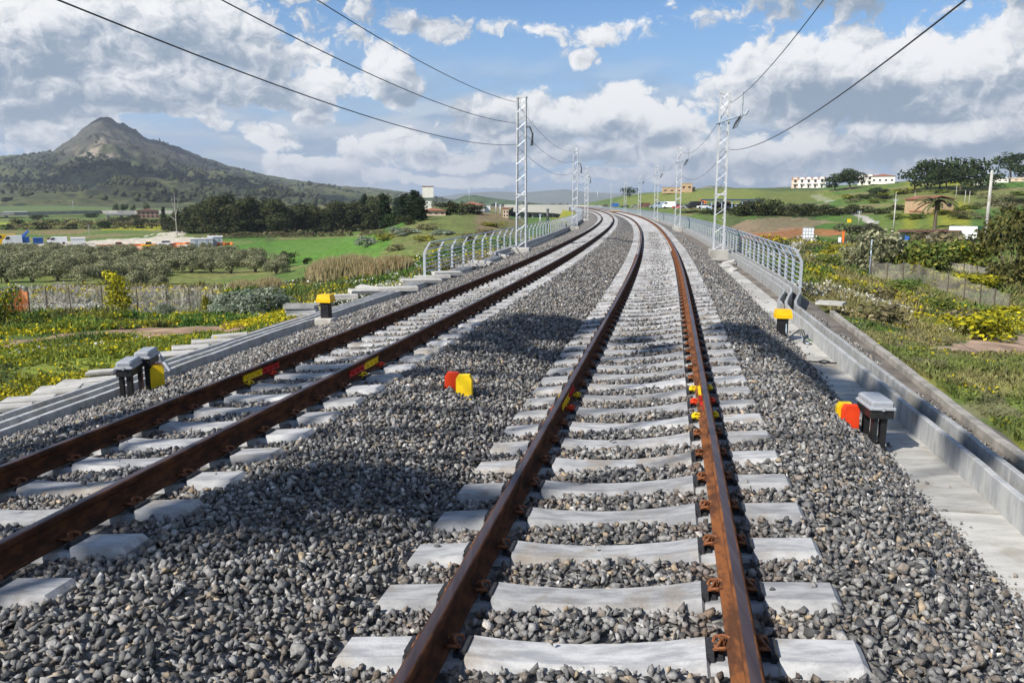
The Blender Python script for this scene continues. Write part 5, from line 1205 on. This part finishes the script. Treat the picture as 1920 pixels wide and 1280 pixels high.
far_hills('far_hills', [(500, 385), (800, 372), (870, 362), (930, 358), (980, 361), (1020, 357), (1060, 354), (1100, 360), (1150, 362), (1210, 360), (1300, 366), (1500, 372), (1800, 380)], 7000, 9400, (.13, .14, .10), 5, -14, 26)
far_hills('green_hill', [(820, 386), (858, 372), (872, 366), (890, 365), (920, 370), (960, 375), (1010, 381), (1060, 386)], 1500, 2300, (.07, .11, .045), 8, -6, 6)
far_hills('round_hill', [(1260, 366), (1300, 353), (1330, 347), (1360, 348), (1390, 354), (1430, 366)], 1400, 2000, (.16, .16, .10), 9, 9, 20)

# ------------------------------------------------------------------ buildings
def facing(p): return -math.atan2(p[0], p[1])
M_CREAM = pmat('cream_plaster', (.62, .50, .40), (.55, .43, .33), .8, .9); M_WHITE = pmat('white_plaster', (.74, .71, .66), (.66, .62, .57), .8, .9)
M_TILE = pmat('terracotta_tiles', (.33, .13, .075), (.23, .10, .065), 1.4, .9); M_DARK = pmat('dark_opening', (.025, .025, .028), None, 3., .6); M_OCHRE = pmat('ochre_plaster', (.46, .33, .20), (.36, .25, .15), .9, .95)
M_BLUE = pmat('blue_paint', (.03, .12, .42), (.02, .09, .33), 2., .5); M_WPAINT = pmat('white_paint', (.75, .76, .77), (.66, .67, .68), 1.5, .5); M_CONT = pmat('container_grey', (.42, .47, .50), (.34, .39, .43), 1.2, .6)
M_CANOPY = pmat('dark_blue_sheet', (.035, .06, .13), (.025, .045, .10), 2., .5); M_ORANGE = pmat('orange_plastic', (.70, .17, .03), (.55, .12, .02), 3., .7); M_SHEET = pmat('brown_sheet', (.13, .06, .045), (.09, .045, .035), 2., .8); M_GLASS = pmat('dark_glass', (.03, .04, .05), None, 3., .15, spec=.5); M_TYRE = pmat('tyre', (.015, .015, .015), None, 3., .8)
M_ASPH = pmat('pale_road', (.30, .29, .28), (.24, .23, .22), .3, .9)
def gable(mb, w, d, h, rise, y0=0., over=.3):
    mb.loft([[(-w / 2 - over, y, h), (0, y, h + rise), (w / 2 + over, y, h), (w / 2 + over, y, h - .12), (0, y, h + rise - .14), (-w / 2 - over, y, h - .12)] for y in (y0 - d / 2 - over, y0 + d / 2 + over)])
def hip(mb, w, d, h, rise, over=.4):
    a, b = w / 2 + over, d / 2 + over; r = max(0, (w - d) / 2); mb.add([(-a, -b, h), (a, -b, h), (a, b, h), (-a, b, h), (-r, 0, h + rise), (r, 0, h + rise)], [(0, 1, 5, 4), (1, 2, 5), (2, 3, 4, 5), (3, 0, 4), (3, 2, 1, 0)])
def windows(root, w, d, rows, n, ww, hh, y=None, mat=None):
    for z in rows:
        for k in range(n):
            mb = MB(); x = (k + .5 - n / 2) * w / n; mb.box((x, (-d / 2 if y is None else y) - .03, z), (ww, .1, hh)); mb.build('window', mat or M_DARK, root)
def house(px, py, wpx, hpx, dep, label, cat='house', wall=None, roof='hip', rows=(.3, .72), nwin=4, name='house', rise=.28, group=None, turn=0., roofm=None):
    p = hit(px, py); k = px_m(p); w, h = wpx / k, hpx / k; d = dep; p = p + Vector((0, 0, -.2)); root = thing(name, p, label, cat, group, facing(p) + turn)
    mb = MB(); mb.box((0, 0, h / 2), (w, d, h)); mb.build('wall', wall or M_CREAM, root); mb = MB()
    if roof == 'hip': hip(mb, w, d, h, h * rise)
    elif roof == 'gable': gable(mb, w, d, h, h * rise)
    else: mb.box((0, 0, h + .12), (w + .3, d + .3, .24))
    mb.build('roof', roofm or M_TILE, root)
    if nwin: windows(root, w, d, [h * r for r in rows], nwin, w / nwin * .4, h * .2)
    return root
# terrace houses on the hill
def terrace(px, py, wpx, hpx, label):
    p = hit(px, py); k = px_m(p); w, h = wpx / k, hpx / k; p = p + Vector((0, 0, -.4)); root = thing('terrace_house', p, label, 'house', 'terrace houses on the right-hand hill', facing(p)); d = 9.
    mb = MB(); mb.box((0, 0, h * .39), (w * .98, d, h * .78)); pr = [(-w * .36, h * .78), (-w * .36, h * .88), (-w * .2, h * .98), (0, h), (w * .2, h * .98), (w * .36, h * .88), (w * .36, h * .78)]
    mb.loft([[(x, y, z) for x, z in pr] for y in (-d / 2 - .3, -d / 2 + .6)]); mb.build('wall', M_WHITE if random.random() < .6 else M_CREAM, root)
    mb = MB(); mb.loft([[(-w * .5, y, z) for y, z in ((-d / 2 - .2, h * .79), (0, h * .99), (d / 2, h * .79))], [(w * .5, y, z) for y, z in ((-d / 2 - .2, h * .79), (0, h * .99), (d / 2, h * .79))]]); mb.build('roof', M_TILE, root)
    mb = MB(); pr = [(-w * .14, h * .56)] + [(w * .14 * math.cos(a), h * .70 + h * .10 * math.sin(a)) for a in np.linspace(math.pi, 0, 9)] + [(w * .14, h * .56)]; mb.loft([[(x, y, z) for x, z in pr] for y in (-d / 2 - .38, -d / 2 - .05)]); mb.build('arched_loggia', M_DARK, root)
    mb = MB(); mb.box((0, -d / 2 - .7, h * .45), (w * .6, 1.0, h * .1)); mb.build('balcony', M_WHITE, root)
    mb = MB(); mb.box((0, -d / 2 - .03, h * .18), (w * .2, .12, h * .22)); mb.build('doorway', M_DARK, root)
ords = ['leftmost', 'second', 'third', 'fourth', 'fifth']
for i, x in enumerate((1490.5, 1503, 1515.5, 1528, 1540.5)): terrace(x, 352.5 - i * .2, 12.4, 19, f'{ords[i]} white terrace house of the row left of the paired pines')
for i, x in enumerate((1616, 1630)): terrace(x, 346.5 - i * .3, 13.5, 17.5, f'{["left", "right"][i]} arched terrace house right of the paired pines')
house(1655, 345, 36, 13, 10, 'long pale pink house block at the right end of the terrace rows', 'house', M_WHITE, 'hip', (.5,), 4, 'long_house', .3)
house(1272, 362, 58, 10, 12, 'long ruined ochre farm buildings on the crest behind the second right-hand mast', 'farm building', M_OCHRE, 'flat', (.5,), 5, 'farm_building', .3, roofm=M_OCHRE)
house(1287, 361, 20, 16, 9, 'taller ochre block among the ruined farm buildings', 'farm building', M_OCHRE, 'flat', (.6,), 2, 'farm_building', .2, roofm=M_OCHRE)
house(1154, 369, 16, 11, 8, 'small square ochre hut on the crest above the tracks', 'hut', M_OCHRE, 'flat', (.5,), 2, 'stone_hut', .3, roofm=M_OCHRE)
house(1740, 399, 42, 24, 9, 'ochre house with red tiled roof behind the palm tree', 'house', M_OCHRE, 'gable', (.6,), 3, 'house', .22, turn=.5)
house(1717, 402, 18, 6, 5, 'low ochre lean-to left of the red-roofed house', 'shed', M_OCHRE, 'flat', (.5,), 0, 'lean_to')
house(1874, 342, 24, 6, 10, 'low white building on the hill right of the pine grove', 'building', M_WHITE, 'flat', (.5,), 3, 'low_building', roofm=M_WHITE); house(1905, 340, 26, 5, 10, 'long pale wall-like building at the right picture edge on the hill', 'building', M_CREAM, 'flat', (.5,), 3, 'low_building', roofm=M_CREAM)
house(1836, 346, 16, 5, 8, 'small white hut beneath the hilltop pines', 'hut', M_WHITE, 'flat', (.5,), 1, 'white_hut', roofm=M_WHITE)
# water tower
p = hit(803, 402); k = px_m(p); root = thing('water_tower', p, 'white square water tower beside the cypress clump', 'water tower', None, facing(p)); h = 50 / k; w = 20 / k
mb = MB(); mb.box((0, 0, h * .30), (w * .62, w * .62, h * .62)); mb.build('shaft', M_WHITE, root); mb = MB(); mb.box((0, 0, h * .79), (w, w, h * .38)); mb.build('tank', M_WHITE, root)
mb = MB(); mb.box((0, 0, h * .59), (w * .9, w * .9, h * .035)); mb.build('collar', M_TROUGH, root); mb = MB(); mb.box((0, 0, h + .1), (w + .4, w + .4, .35)); mb.build('roof', M_TILE, root)
for z in (.14, .28, .42):
    mb = MB(); mb.box((-w * .1, -w * .31 - .02, h * z), (w * .14, .1, h * .05)); mb.build('window', M_DARK, root)
house(812, 402, 44, 9, 14, 'low red-roofed shed at the foot of the water tower', 'shed', M_CREAM, 'hip', (.5,), 4, 'shed', .5); house(885, 396, 46, 12, 18, 'red-roofed hall behind the dark pine mass', 'hall', M_TROUGH, 'hip', (.5,), 4, 'hall', .5)
house(906, 398, 26, 12, 8, 'pale blue-white hall wall left of the viaduct embankment', 'hall', M_WPAINT, 'flat', (.5,), 0, 'white_hall', roofm=M_WPAINT); house(948, 388, 10, 16, 10, 'distant cream block beyond the viaduct', 'building', M_CREAM, 'flat', (.3, .7), 2, 'distant_building')
house(278, 409, 34, 13, 12, 'pink-brown villa with dark roof beside the motorway bridge', 'house', pmat('pink_plaster', (.40, .24, .19), None, 1.), 'hip', (.3, .7), 5, 'villa', .3, roofm=M_SHEET); house(30, 404, 32, 6, 12, 'long white shed at the left edge below the mountain', 'shed', M_WPAINT, 'flat', (.5,), 0, 'white_shed', roofm=M_WPAINT); house(12, 408, 5, 4, 5, 'tiny white hut left of the long white shed', 'hut', M_WPAINT, 'flat', (.5,), 0, 'white_hut', roofm=M_WPAINT)
# motorway on its embankment with a bridge
mb = MB(); P = [hit(x, y) + Vector((0, 0, 2.2)) for x, y in ((-80, 410), (40, 408), (150, 405), (200, 404), (230, 404), (262, 404), (330, 404), (480, 403))]; c = P[0].copy()
mb.loft([[(p.x - c.x, p.y - c.y - 6, p.z - c.z - 1.0), (p.x - c.x, p.y - c.y - 6, p.z - c.z + .9), (p.x - c.x, p.y - c.y - 5.6, p.z - c.z + .9), (p.x - c.x, p.y - c.y - 5.6, p.z - c.z), (p.x - c.x, p.y - c.y + 9, p.z - c.z), (p.x - c.x, p.y - c.y + 9, p.z - c.z - 1)] for p in P]); o = mb.build('motorway', M_ASPH, loc=c); tag(o, kind='structure')
p = hit(228, 408); root = thing('motorway_bridge', p, 'grey motorway bridge with dark openings in front of the mountain foot', 'bridge', None, facing(p)); k = px_m(p)
mb = MB(); mb.box((0, -4, 1.9), (46 / k, 12, 1.0)); mb.build('deck', M_TROUGH, root)
for x in (-1, .0, 1): mb = MB(); mb.box((x * 20 / k, -4, .6), (1.6, 8, 2.)); mb.build('pier', M_TROUGH, root)
# yard left: containers, machines, vans
def container(px, py, wpx, hpx, d, m, label, door=True, name='site_container'):
    p = hit(px, py); k = px_m(p); w, h = wpx / k, hpx / k; root = thing(name, p, label, 'container', None, facing(p)); mb = MB(); mb.box((0, 0, h / 2), (w, d, h)); mb.build('body', m, root)
    mb = MB(); mb.box((0, 0, h + .06), (w + .2, d + .2, .14)); mb.build('roof', M_WPAINT if m is M_CONT else m, root)
    if door:
        for q in (-.28, .22): mb = MB(); mb.box((q * w, -d / 2 - .03, h * .48), (w * .1, .1, h * .78)); mb.build('door', M_STEEL, root)
    return root
container(379, 463, 36, 14, 2.6, M_CONT, 'long grey site container in the yard before the tree belt'); container(404, 460, 24, 15, 5, M_CONT, 'taller grey site container behind the long one'); container(147, 458, 21, 10, 4, M_WPAINT, 'white square container standing alone on the pale yard', False); container(72, 456, 14, 8, 3, M_BLUE, 'blue container at the left of the pale yard', False); container(102, 455, 18, 7, 4, M_SHEET, 'dark low container right of the blue one', False)
def car(px, py, m, label, L=4.2, H=1.45, van=False, grp=None, turn=0., cat='car', name='parked_car', wheels=True):
    p = hit(px, py); root = thing(name, p, label, cat, grp, facing(p) + turn); W_ = 1.75 if not van else 2.1; mb = MB()
    if van: secs = [(-L / 2, .3, .9), (-L / 2 + .1, .3, H * .55), (-L / 2 + L * .12, .3, H * .62), (-L / 2 + L * .24, .3, H), (L / 2 - .05, .3, H), (L / 2, .3, H * .9)]
    else: secs = [(-L / 2, .3, .62), (-L / 2 + .15, .25, .78), (-L * .2, .25, .9), (L * .30, .25, .95), (L / 2 - .1, .25, .85), (L / 2, .3, .65)]
    mb.loft([[(x, -W_ / 2, a), (x, W_ / 2, a), (x, W_ / 2 - .05, b), (x, -W_ / 2 + .05, b)] for x, a, b in secs]); mb.build('body', m, root)
    mb = MB()
    if van: mb.loft([[(x, y, z) for y, z in ((-W_ / 2 - .01, a), (W_ / 2 + .01, a), (W_ / 2 + .01, b), (-W_ / 2 - .01, b))] for x, a, b in ((-L * .36, H * .62, H * .64), (-L * .27, H * .62, H * .9), (-L * .12, H * .62, H * .9))]); mb.build('window', M_GLASS, root)
    else:
        mb.loft([[(x, -W_ / 2 + a, z), (x, W_ / 2 - a, z), (x + (.25 if x < 0 else -.25), W_ / 2 - a - .12, H - .06), (x + (.25 if x < 0 else -.25), -W_ / 2 + a + .12, H - .06)] for x, a, z in ((-L * .22, .06, .88), (L * .32, .06, .92))]); mb.build('window', M_GLASS, root)
        mb = MB(); mb.box((L * .05, 0, H - .02), (L * .38, W_ - .36, .07)); mb.build('roof', m, root)
    if wheels:
        for x in (-L * .31, L * .31):
            for y in (-1, 1): mb = MB(); mb.loft([[(x + .33 * math.cos(a), y * (W_ / 2 - q), .32 + .33 * math.sin(a)) for a in np.linspace(0, 2 * math.pi, 10, endpoint=False)] for q in (-.02, .2)]); mb.build('wheel', M_TYRE, root)
    return root
car(24, 460, M_WPAINT, 'white truck cab parked at the left of the yard', 4.5, 2.6, True, cat='truck', name='truck'); car(10, 459, M_YEL, 'yellow machine at the left picture edge in the yard', 5, 2.8, True, cat='machine', name='yard_machine')
car(108, 458, M_WPAINT, 'white van beside the dark container in the yard', 4.8, 2., True, cat='van', name='van'); car(310, 461, M_WPAINT, 'white car on the pale yard near the containers'); car(222, 465, M_ORANGE, 'orange machine at the front of the yard behind the olive trees', 3.4, 1.5, False, cat='machine', name='yard_machine'); car(323, 467, M_ORANGE, 'small orange machine left of the grey containers', 2.2, 1.4, False, cat='machine', name='yard_machine'); car(278, 465, M_YEL, 'yellow digger body in the middle of the yard', 3., 1.6, False, cat='machine', name='yard_machine')
p = hit(45, 458); k = px_m(p); root = thing('crane', p, 'blue crane with raised jib at the left of the yard', 'crane', None, facing(p)); mb = MB(); mb.box((0, 0, 1.2), (16 / k, 2.5, 1.6)); mb.build('chassis', M_BLUE, root); mb = MB(); mb.tube([(-.5, 0, 1.8), (8 / k, 0, 21 / k)], .45, 4, r2=.3); mb.build('jib', M_BLUE, root)
for x, y, w, h, lab in ((250, 462, 110, 4, 'orange plastic barrier along the middle of the yard'), (420, 460, 30, 5, 'orange plastic barrier right of the grey containers'), (330, 459, 60, 4, 'orange plastic barrier behind the white car'), (385, 435, 50, 3, 'orange plastic barrier along the far end of the sandy road')):
    p = hit(x, y); k = px_m(p); mb = MB(); n = 10; mb.loft([[(i / n * w / k - w / k / 2, random.uniform(-.3, .3), 0), (i / n * w / k - w / k / 2, random.uniform(-.3, .3), h / k * random.uniform(.8, 1.1)), (i / n * w / k - w / k / 2, .5, h / k * .9), (i / n * w / k - w / k / 2, .5, 0)] for i in range(n + 1)]); tag(mb.build('plastic_barrier', M_ORANGE, loc=p, rz=facing(p)), lab, 'barrier')
# scrapyard row on the right
cols = [M_WPAINT, M_SHEET, M_BLUE, M_WPAINT, pmat('silver_paint', (.40, .42, .45), None, 2., .4, .4), M_DARK, M_DRED, M_STEEL]
lst = [(1118, 388, 0), (1135, 388, 1), (1152, 388, 2), (1172, 389, 5), (1190, 389, 4), (1208, 389, 1), (1228, 390, 7), (1240, 390, 2), (1256, 390, 0), (1272, 391, 6), (1288, 391, 4), (1303, 391, 5), (1319, 391, 0), (1335, 392, 7), (1352, 392, 1), (1368, 392, 4), (1384, 391, 0), (1398, 391, 5)]
cn = ['white', 'dark brown', 'blue', 'white', 'silver', 'black', 'dark red', 'grey-blue']
tw = ['first', 'second', 'third']
seen = {}
for i, (x, y, c) in enumerate(lst):
    v = i % 3 == 2; kd = 'van' if v else 'car'; ky = (cn[c], kd); seen[ky] = seen.get(ky, 0) + 1
    car(x, y, cols[c], f'{tw[seen[ky] - 1]} {cn[c]} {kd} from the left in the row parked below the green hill', 5.2 if v else 4.3, 2.3 if v else 1.5, v, 'vehicles parked below the green hill', random.uniform(-.4, .4), kd, 'parked_van' if v else 'parked_car')
car(1240, 391, M_STEEL, 'grey-blue box lorry in the parked row below the green hill', 6, 2.6, True, None, .1, 'truck', 'lorry')
p = hit(1372, 393); k = px_m(p); root = thing('canopy', p, 'long blue canopy on thin posts behind the dark hedge', 'canopy', None, facing(p)); mb = MB(); mb.box((0, 0, 17 / k), (108 / k, 8, .4)); mb.build('roof', M_CANOPY, root)
for q in range(7): mb = MB(); mb.box(((q / 6 - .5) * 104 / k, -3.6, 8.5 / k), (.25, .25, 17 / k)); mb.build('post', M_STEEL, root)
p = hit(1312, 390); k = px_m(p); root = thing('excavator', p, 'red excavator arm standing among the parked vehicles', 'excavator', None, facing(p)); mb = MB(); mb.box((0, 0, 1.4), (3.2, 2.4, 1.6)); mb.build('cab', M_ORANGE, root); mb = MB(); mb.tube([(1, 0, 2), (.0, 0, 15 / k), (2.2, 0, 9 / k)], .35, 4); mb.build('arm', M_ORANGE, root)

# ------------------------------------------------------------------ poles, signs and fences
def pole(px, py, hpx, r, m, label, name='utility_pole', cross=True, r2=None, cat='pole', grp=None):
    p = hit(px, py); h = hpx / px_m(p); root = thing(name, p, label, cat, grp, facing(p)); mb = MB(); mb.tube([(0, 0, -.3), (0, 0, h)], r, 8, r2=r2 or r * .7); mb.build('shaft', m, root, smooth=True)
    if cross: mb = MB(); mb.box((0, 0, h - .25), (.7, .1, .1)); mb.box((-.3, 0, h - .1), (.08, .08, .2)); mb.box((.3, 0, h - .1), (.08, .08, .2)); mb.build('crossarm', M_STEEL, root)
    return root, p + Vector((0, 0, h - .1))
_, top1 = pole(1845, 472, 128, .17, M_PALE, 'tall concrete utility pole left of the huge bush'); _, top2 = pole(1675, 432, 52, .13, M_PALE, 'concrete utility pole standing behind the large olive tree'); pole(1610, 420, 22, .1, M_PALE, 'short concrete post where the hill road bends'); pole(1678, 392, 28, .1, M_PALE, 'pale pole above the large olive tree, farther up the field', cross=False)
pole(1714, 386, 22, .1, M_PALE, 'pale pole left of the red-roofed house', cross=False); pole(1808, 388, 26, .1, M_PALE, 'left pole of the pair right of the palm tree', cross=False); pole(1816, 389, 26, .1, M_PALE, 'right pole of the pair right of the palm tree', cross=False); pole(1792, 372, 22, .09, M_PALE, 'thin pole on the field right of the pine grove', cross=False); pole(1751, 428, 40, .1, M_YEL, 'thin yellow pole beside the palm trunk', cross=False)
pole(1630, 517, 62, .045, M_STEEL, 'pale blue metal post in front of the large olive tree', 'metal_post', False, .045, 'post'); pole(168, 452, 26, .09, M_TROUGH, 'grey lamp pole at the edge of the pale yard', 'lamp_pole'); pole(138, 398, 18, .12, M_GALV, 'faint gantry pole by the motorway', 'gantry_pole', True); pole(3, 530, 46, .06, M_BARK, 'thin leaning stake at the left picture edge before the grove', 'stake', False, .05, 'post')
for i, (x, y, h) in enumerate(((880, 388, 38), (930, 385, 22), (938, 384, 20), (1013, 386, 26), (1145, 388, 45), (1055, 384, 20), (1120, 386, 30))):
    pole(x, y, h, .16, M_GALV, ['thin far mast left of the viaduct', 'left short far mast above the embankment', 'right short far mast above the embankment', 'far mast behind the viaduct parapet', 'far pale mast at the track bend before the ruined hut', 'short far mast between the viaduct and the second left-hand mast', 'faint far mast just right of the track bend'][i], 'far_mast')
# dark portal masts behind the viaduct
for x, lab in ((987, 'left dark portal leg behind the viaduct'), (1027, 'right dark portal leg behind the viaduct')): pole(x, 388, 37, .32, M_INS, lab, 'portal_mast', True, .3, 'mast')
wire(top1, top2 + Vector((0, 0, .6)), 1.2, 'cable sagging from the tall utility pole to the pole behind the olive tree', 'utility cables', .02); q = hit(1990, 400); wire(top1, Vector((q.x, q.y, q.z + 6)), 1.6, 'cable sagging right from the tall utility pole', 'utility cables', .02)
_p = hit(1690, 352); wire(top1 + Vector((0, 0, .05)), Vector((_p.x, _p.y, _p.z + 1.5)), .6, 'taut cable running left from the tall utility pole towards the pines', 'utility cables', .02)
# sign board, orange and white posts
p = hit(1519, 457); k = px_m(p); root = thing('sign_board', p, 'white gridded board on a post beside the pale track', 'sign', None, facing(p)); mb = MB(); mb.box((.1, 0, 5 / k), (.14, .12, 12 / k)); mb.build('post', M_WPAINT, root); mb = MB(); mb.box((-.25, -.05, 19 / k), (18 / k, .06, 17 / k)); mb.build('panel', M_WPAINT, root)
mb = MB()
for q in range(5): mb.box((-.25 + (q / 4 - .5) * 18 / k, -.1, 19 / k), (.05, .05, 17 / k))
for q in range(4): mb.box((-.25, -.105, (11 + q * 5.6) / k), (18 / k, .045, .05))
mb.build('frame', M_GALV, root)
for x, w, m, lab in ((1580, 4, M_ORANGE, 'orange upright marker post at the top of the bank'), (1574, 5, M_WPAINT, 'white bollard beside the orange marker post')):
    p = hit(x, 459); k = px_m(p); h = (23 if m is M_ORANGE else 13) / k; mb = MB(); mb.cbox((0, 0, h / 2 - .1), (w / k, .25, h + .2), .02); tag(mb.build('marker_post', m, loc=p, rz=facing(p)), lab, 'post')
p = hit(1592, 421); k = px_m(p); mb = MB(); mb.cbox((0, 0, .5), (6 / k, .3, 6 / k), .02); tag(mb.build('yellow_box', M_YEL2, loc=p + Vector((0, 0, .2))), 'small yellow box above the grey-green bush', 'box')
# shed with tarpaulin, truck box
p = hit(1740, 452); k = px_m(p); root = thing('low_shed', p, 'low open shed with brown sheet roof and blue tarpaulin', 'shed', None, facing(p)); w = 92 / k; h = 17 / k
mb = MB(); mb.box((0, 0, h), (w, 5, .16), tilt=(.0, -.02)); mb.build('roof', M_SHEET, root); mb = MB(); mb.box((0, 2.3, h * .45), (w * .97, .1, h * .9)); mb.build('back_wall', M_CONT, root); mb = MB(); mb.box((w * .12, -1.9, h * .3), (w * .5, .1, h * .55)); mb.build('front_panel', M_CONT, root)
for q in (-.48, -.2, .15, .48): mb = MB(); mb.box((q * w, -2.3, h / 2), (.12, .12, h)); mb.build('post', M_SHEET, root)
mb = MB(); mb.box((-w * .32, -2.0, h * .35), (9 / k, .2, h * .6)); mb.build('tarpaulin', M_BLUE, root)
p = hit(1804, 452); k = px_m(p); root = thing('box_truck', p, 'white box trailer parked right of the low shed', 'truck', None, facing(p)); mb = MB(); mb.cbox((0, 0, 14 / k), (40 / k, 2.4, 19 / k), .05); mb.build('cargo_box', M_WPAINT, root); mb = MB(); mb.box((0, 0, 3.5 / k), (38 / k, 2.0, .3)); mb.build('chassis', M_INS, root)
for q in (-.3, .3): mb = MB(); mb.loft([[(q * 40 / k + .45 * math.cos(a), y, .45 + .45 * math.sin(a)) for a in np.linspace(0, 2 * math.pi, 10, endpoint=False)] for y in (-1.15, -.9)]); mb.build('wheel', M_TYRE, root)
# green screen fence right of the truck
p = hit(1842, 450); k = px_m(p); root = thing('screen_fence', p, 'dark green mesh screen right of the white box trailer', 'fence', None, facing(p)); mb = MB(); mb.box((0, 0, 11 / k), (52 / k, .06, 22 / k)); mb.build('panel', pmat('green_mesh', (.03, .075, .05), None, 3., .9), root)
for q in (-.5, 0, .5): mb = MB(); mb.box((q * 52 / k, .08, 11 / k), (.1, .1, 23 / k)); mb.build('post', M_STEEL, root)
def net_mat(name, c, a):
    m, nt, b = new_mat(name); b.inputs['Base Color'].default_value = (*c, 1); b.inputs['Roughness'].default_value = .9
    tc = nt.nodes.new('ShaderNodeTexCoord'); n = noise(nt, tc.outputs['Object'], 1.2, 4.); tr = nt.nodes.new('ShaderNodeBsdfTransparent'); mx = nt.nodes.new('ShaderNodeMixShader')
    nt.links.new(n.step(.3, .7, a - .12, a + .12).o, mx.inputs[0]); nt.links.new(tr.outputs[0], mx.inputs[1]); nt.links.new(b.outputs[0], mx.inputs[2]); nt.links.new(mx.outputs[0], nt.nodes['Material Output'].inputs[0]); return m
M_NET = net_mat('grey_netting', (.46, .44, .40), .28); M_WNET = net_mat('wire_netting', (.34, .32, .28), .30); M_ONET = net_mat('orange_netting', (.62, .20, .05), .62)
def net_fence(pts, hpx, nposts, label, net, postm, r=.03, cat='fence'):
    B = [hit(*p) for p in pts]; root = thing('netting_fence', B[0], label, cat); O = B[0]; seg = []
    tot = len(B) - 1
    def along(t): q = t * tot; i = min(int(q), tot - 1); p = B[i].lerp(B[i + 1], q - i); p.z = float(terrain_h(p.x, p.y)[0]); return p
    mb = MB(); n = 50; vs = []
    for i in range(n + 1):
        p = along(i / n); h = hpx / px_m(p) * (1 - .10 * abs(math.sin(i / n * nposts * math.pi)) ) ; vs += [p - O, p - O + Vector((random.uniform(-.05, .05), random.uniform(-.05, .05), h))]
    mb.add(vs, [(2 * i, 2 * i + 2, 2 * i + 3, 2 * i + 1) for i in range(n)]); mb.build('netting', net, root)
    for i in range(nposts + 1):
        p = along(i / nposts); h = hpx / px_m(p) * random.uniform(1., 1.12); mb = MB(); mb.tube([p - O + Vector((0, -.04, -.2)), p - O + Vector((random.uniform(-.05, .05), -.04, h))], r, 5); mb.build('post', postm, root)
    return root
net_fence([(44, 590), (150, 588), (300, 586), (400, 584)], 42, 7, 'grey netting fence on thin posts in front of the olive grove', M_NET, M_BARK)
net_fence([(8, 600), (26, 597), (44, 592), (58, 594)], 44, 3, 'torn orange netting at the left end of the netting fence', M_ONET, M_BARK)
net_fence([(1632, 523), (1700, 528), (1760, 545), (1830, 568), (1889, 588)], 33, 9, 'rusty wire fence on thin posts across the right-hand bank', M_WNET, M_BARK, .028)
net_fence([(1780, 512), (1820, 516), (1852, 522)], 18, 3, 'short grey netting panel left of the huge bush', M_NET, M_BARK)

# ------------------------------------------------------------------ clouds that shade the mountain, high above and outside the picture
def cloud(px, py, rx, ry, H, label):
    """a cloud whose shadow falls where the photograph shows shade on the slope"""
    a, e = px_azel(px, py); ds = np.linspace(900, 3300, 500); z = mount_h(np.full(500, a), ds); el = np.degrees(np.arctan2(z - CAMH, ds)); i = np.where(el >= e)[0]; i = int(i[0]) if len(i) else 400
    g = Vector((math.sin(R(a)) * ds[i], math.cos(R(a)) * ds[i], z[i])); c = g + TOSUN * ((H - g.z) / TOSUN.z); bm = bmesh.new(); r = random.Random(int(px))
    for k in range(9):
        M = Matrix.Translation(Vector((r.uniform(-.7, .7) * rx, r.uniform(-.7, .7) * ry, r.uniform(-20, 40)))); q = r.uniform(.35, .6); bmesh.ops.create_icosphere(bm, subdivisions=3, radius=1., matrix=M @ Matrix.Diagonal((rx * q, ry * q, min(rx, ry) * q * .6, 1)))
    me = bpy.data.meshes.new('cloud'); bm.to_mesh(me); bm.free(); me.polygons.foreach_set('use_smooth', [True] * len(me.polygons)); me.materials.append(M_CLOUD); o = bpy.data.objects.new('cloud', me); C.objects.link(o); o.location = c; tag(o, label, 'cloud', kind='stuff')
M_CLOUD = pmat('cloud_white', (.85, .86, .88), None, .01, 1.)
cloud(170, 312, 330, 130, 1500, 'white cloud whose shadow lies across the wooded foot of the mountain'); cloud(330, 330, 260, 110, 1500, 'white cloud shading the right flank of the mountain'); 

cloud(262, 256, 150, 80, 1650, 'white cloud shading the steep right side of the summit')
# ------------------------------------------------------------------ haze
m = bpy.data.materials.new('haze'); m.use_nodes = True; nt = m.node_tree; nt.nodes.clear(); out = nt.nodes.new('ShaderNodeOutputMaterial'); pv = nt.nodes.new('ShaderNodeVolumePrincipled')
pv.inputs['Color'].default_value = (.80, .88, 1.0, 1); pv.inputs['Density'].default_value = HAZE; pv.inputs['Anisotropy'].default_value = .2; nt.links.new(pv.outputs[0], out.inputs['Volume'])
mb = MB(); mb.box((0, 3500, (420 - 60) / 2), (22000, 17000, 480)); o = mb.build('haze', m); tag(o, kind='stuff')
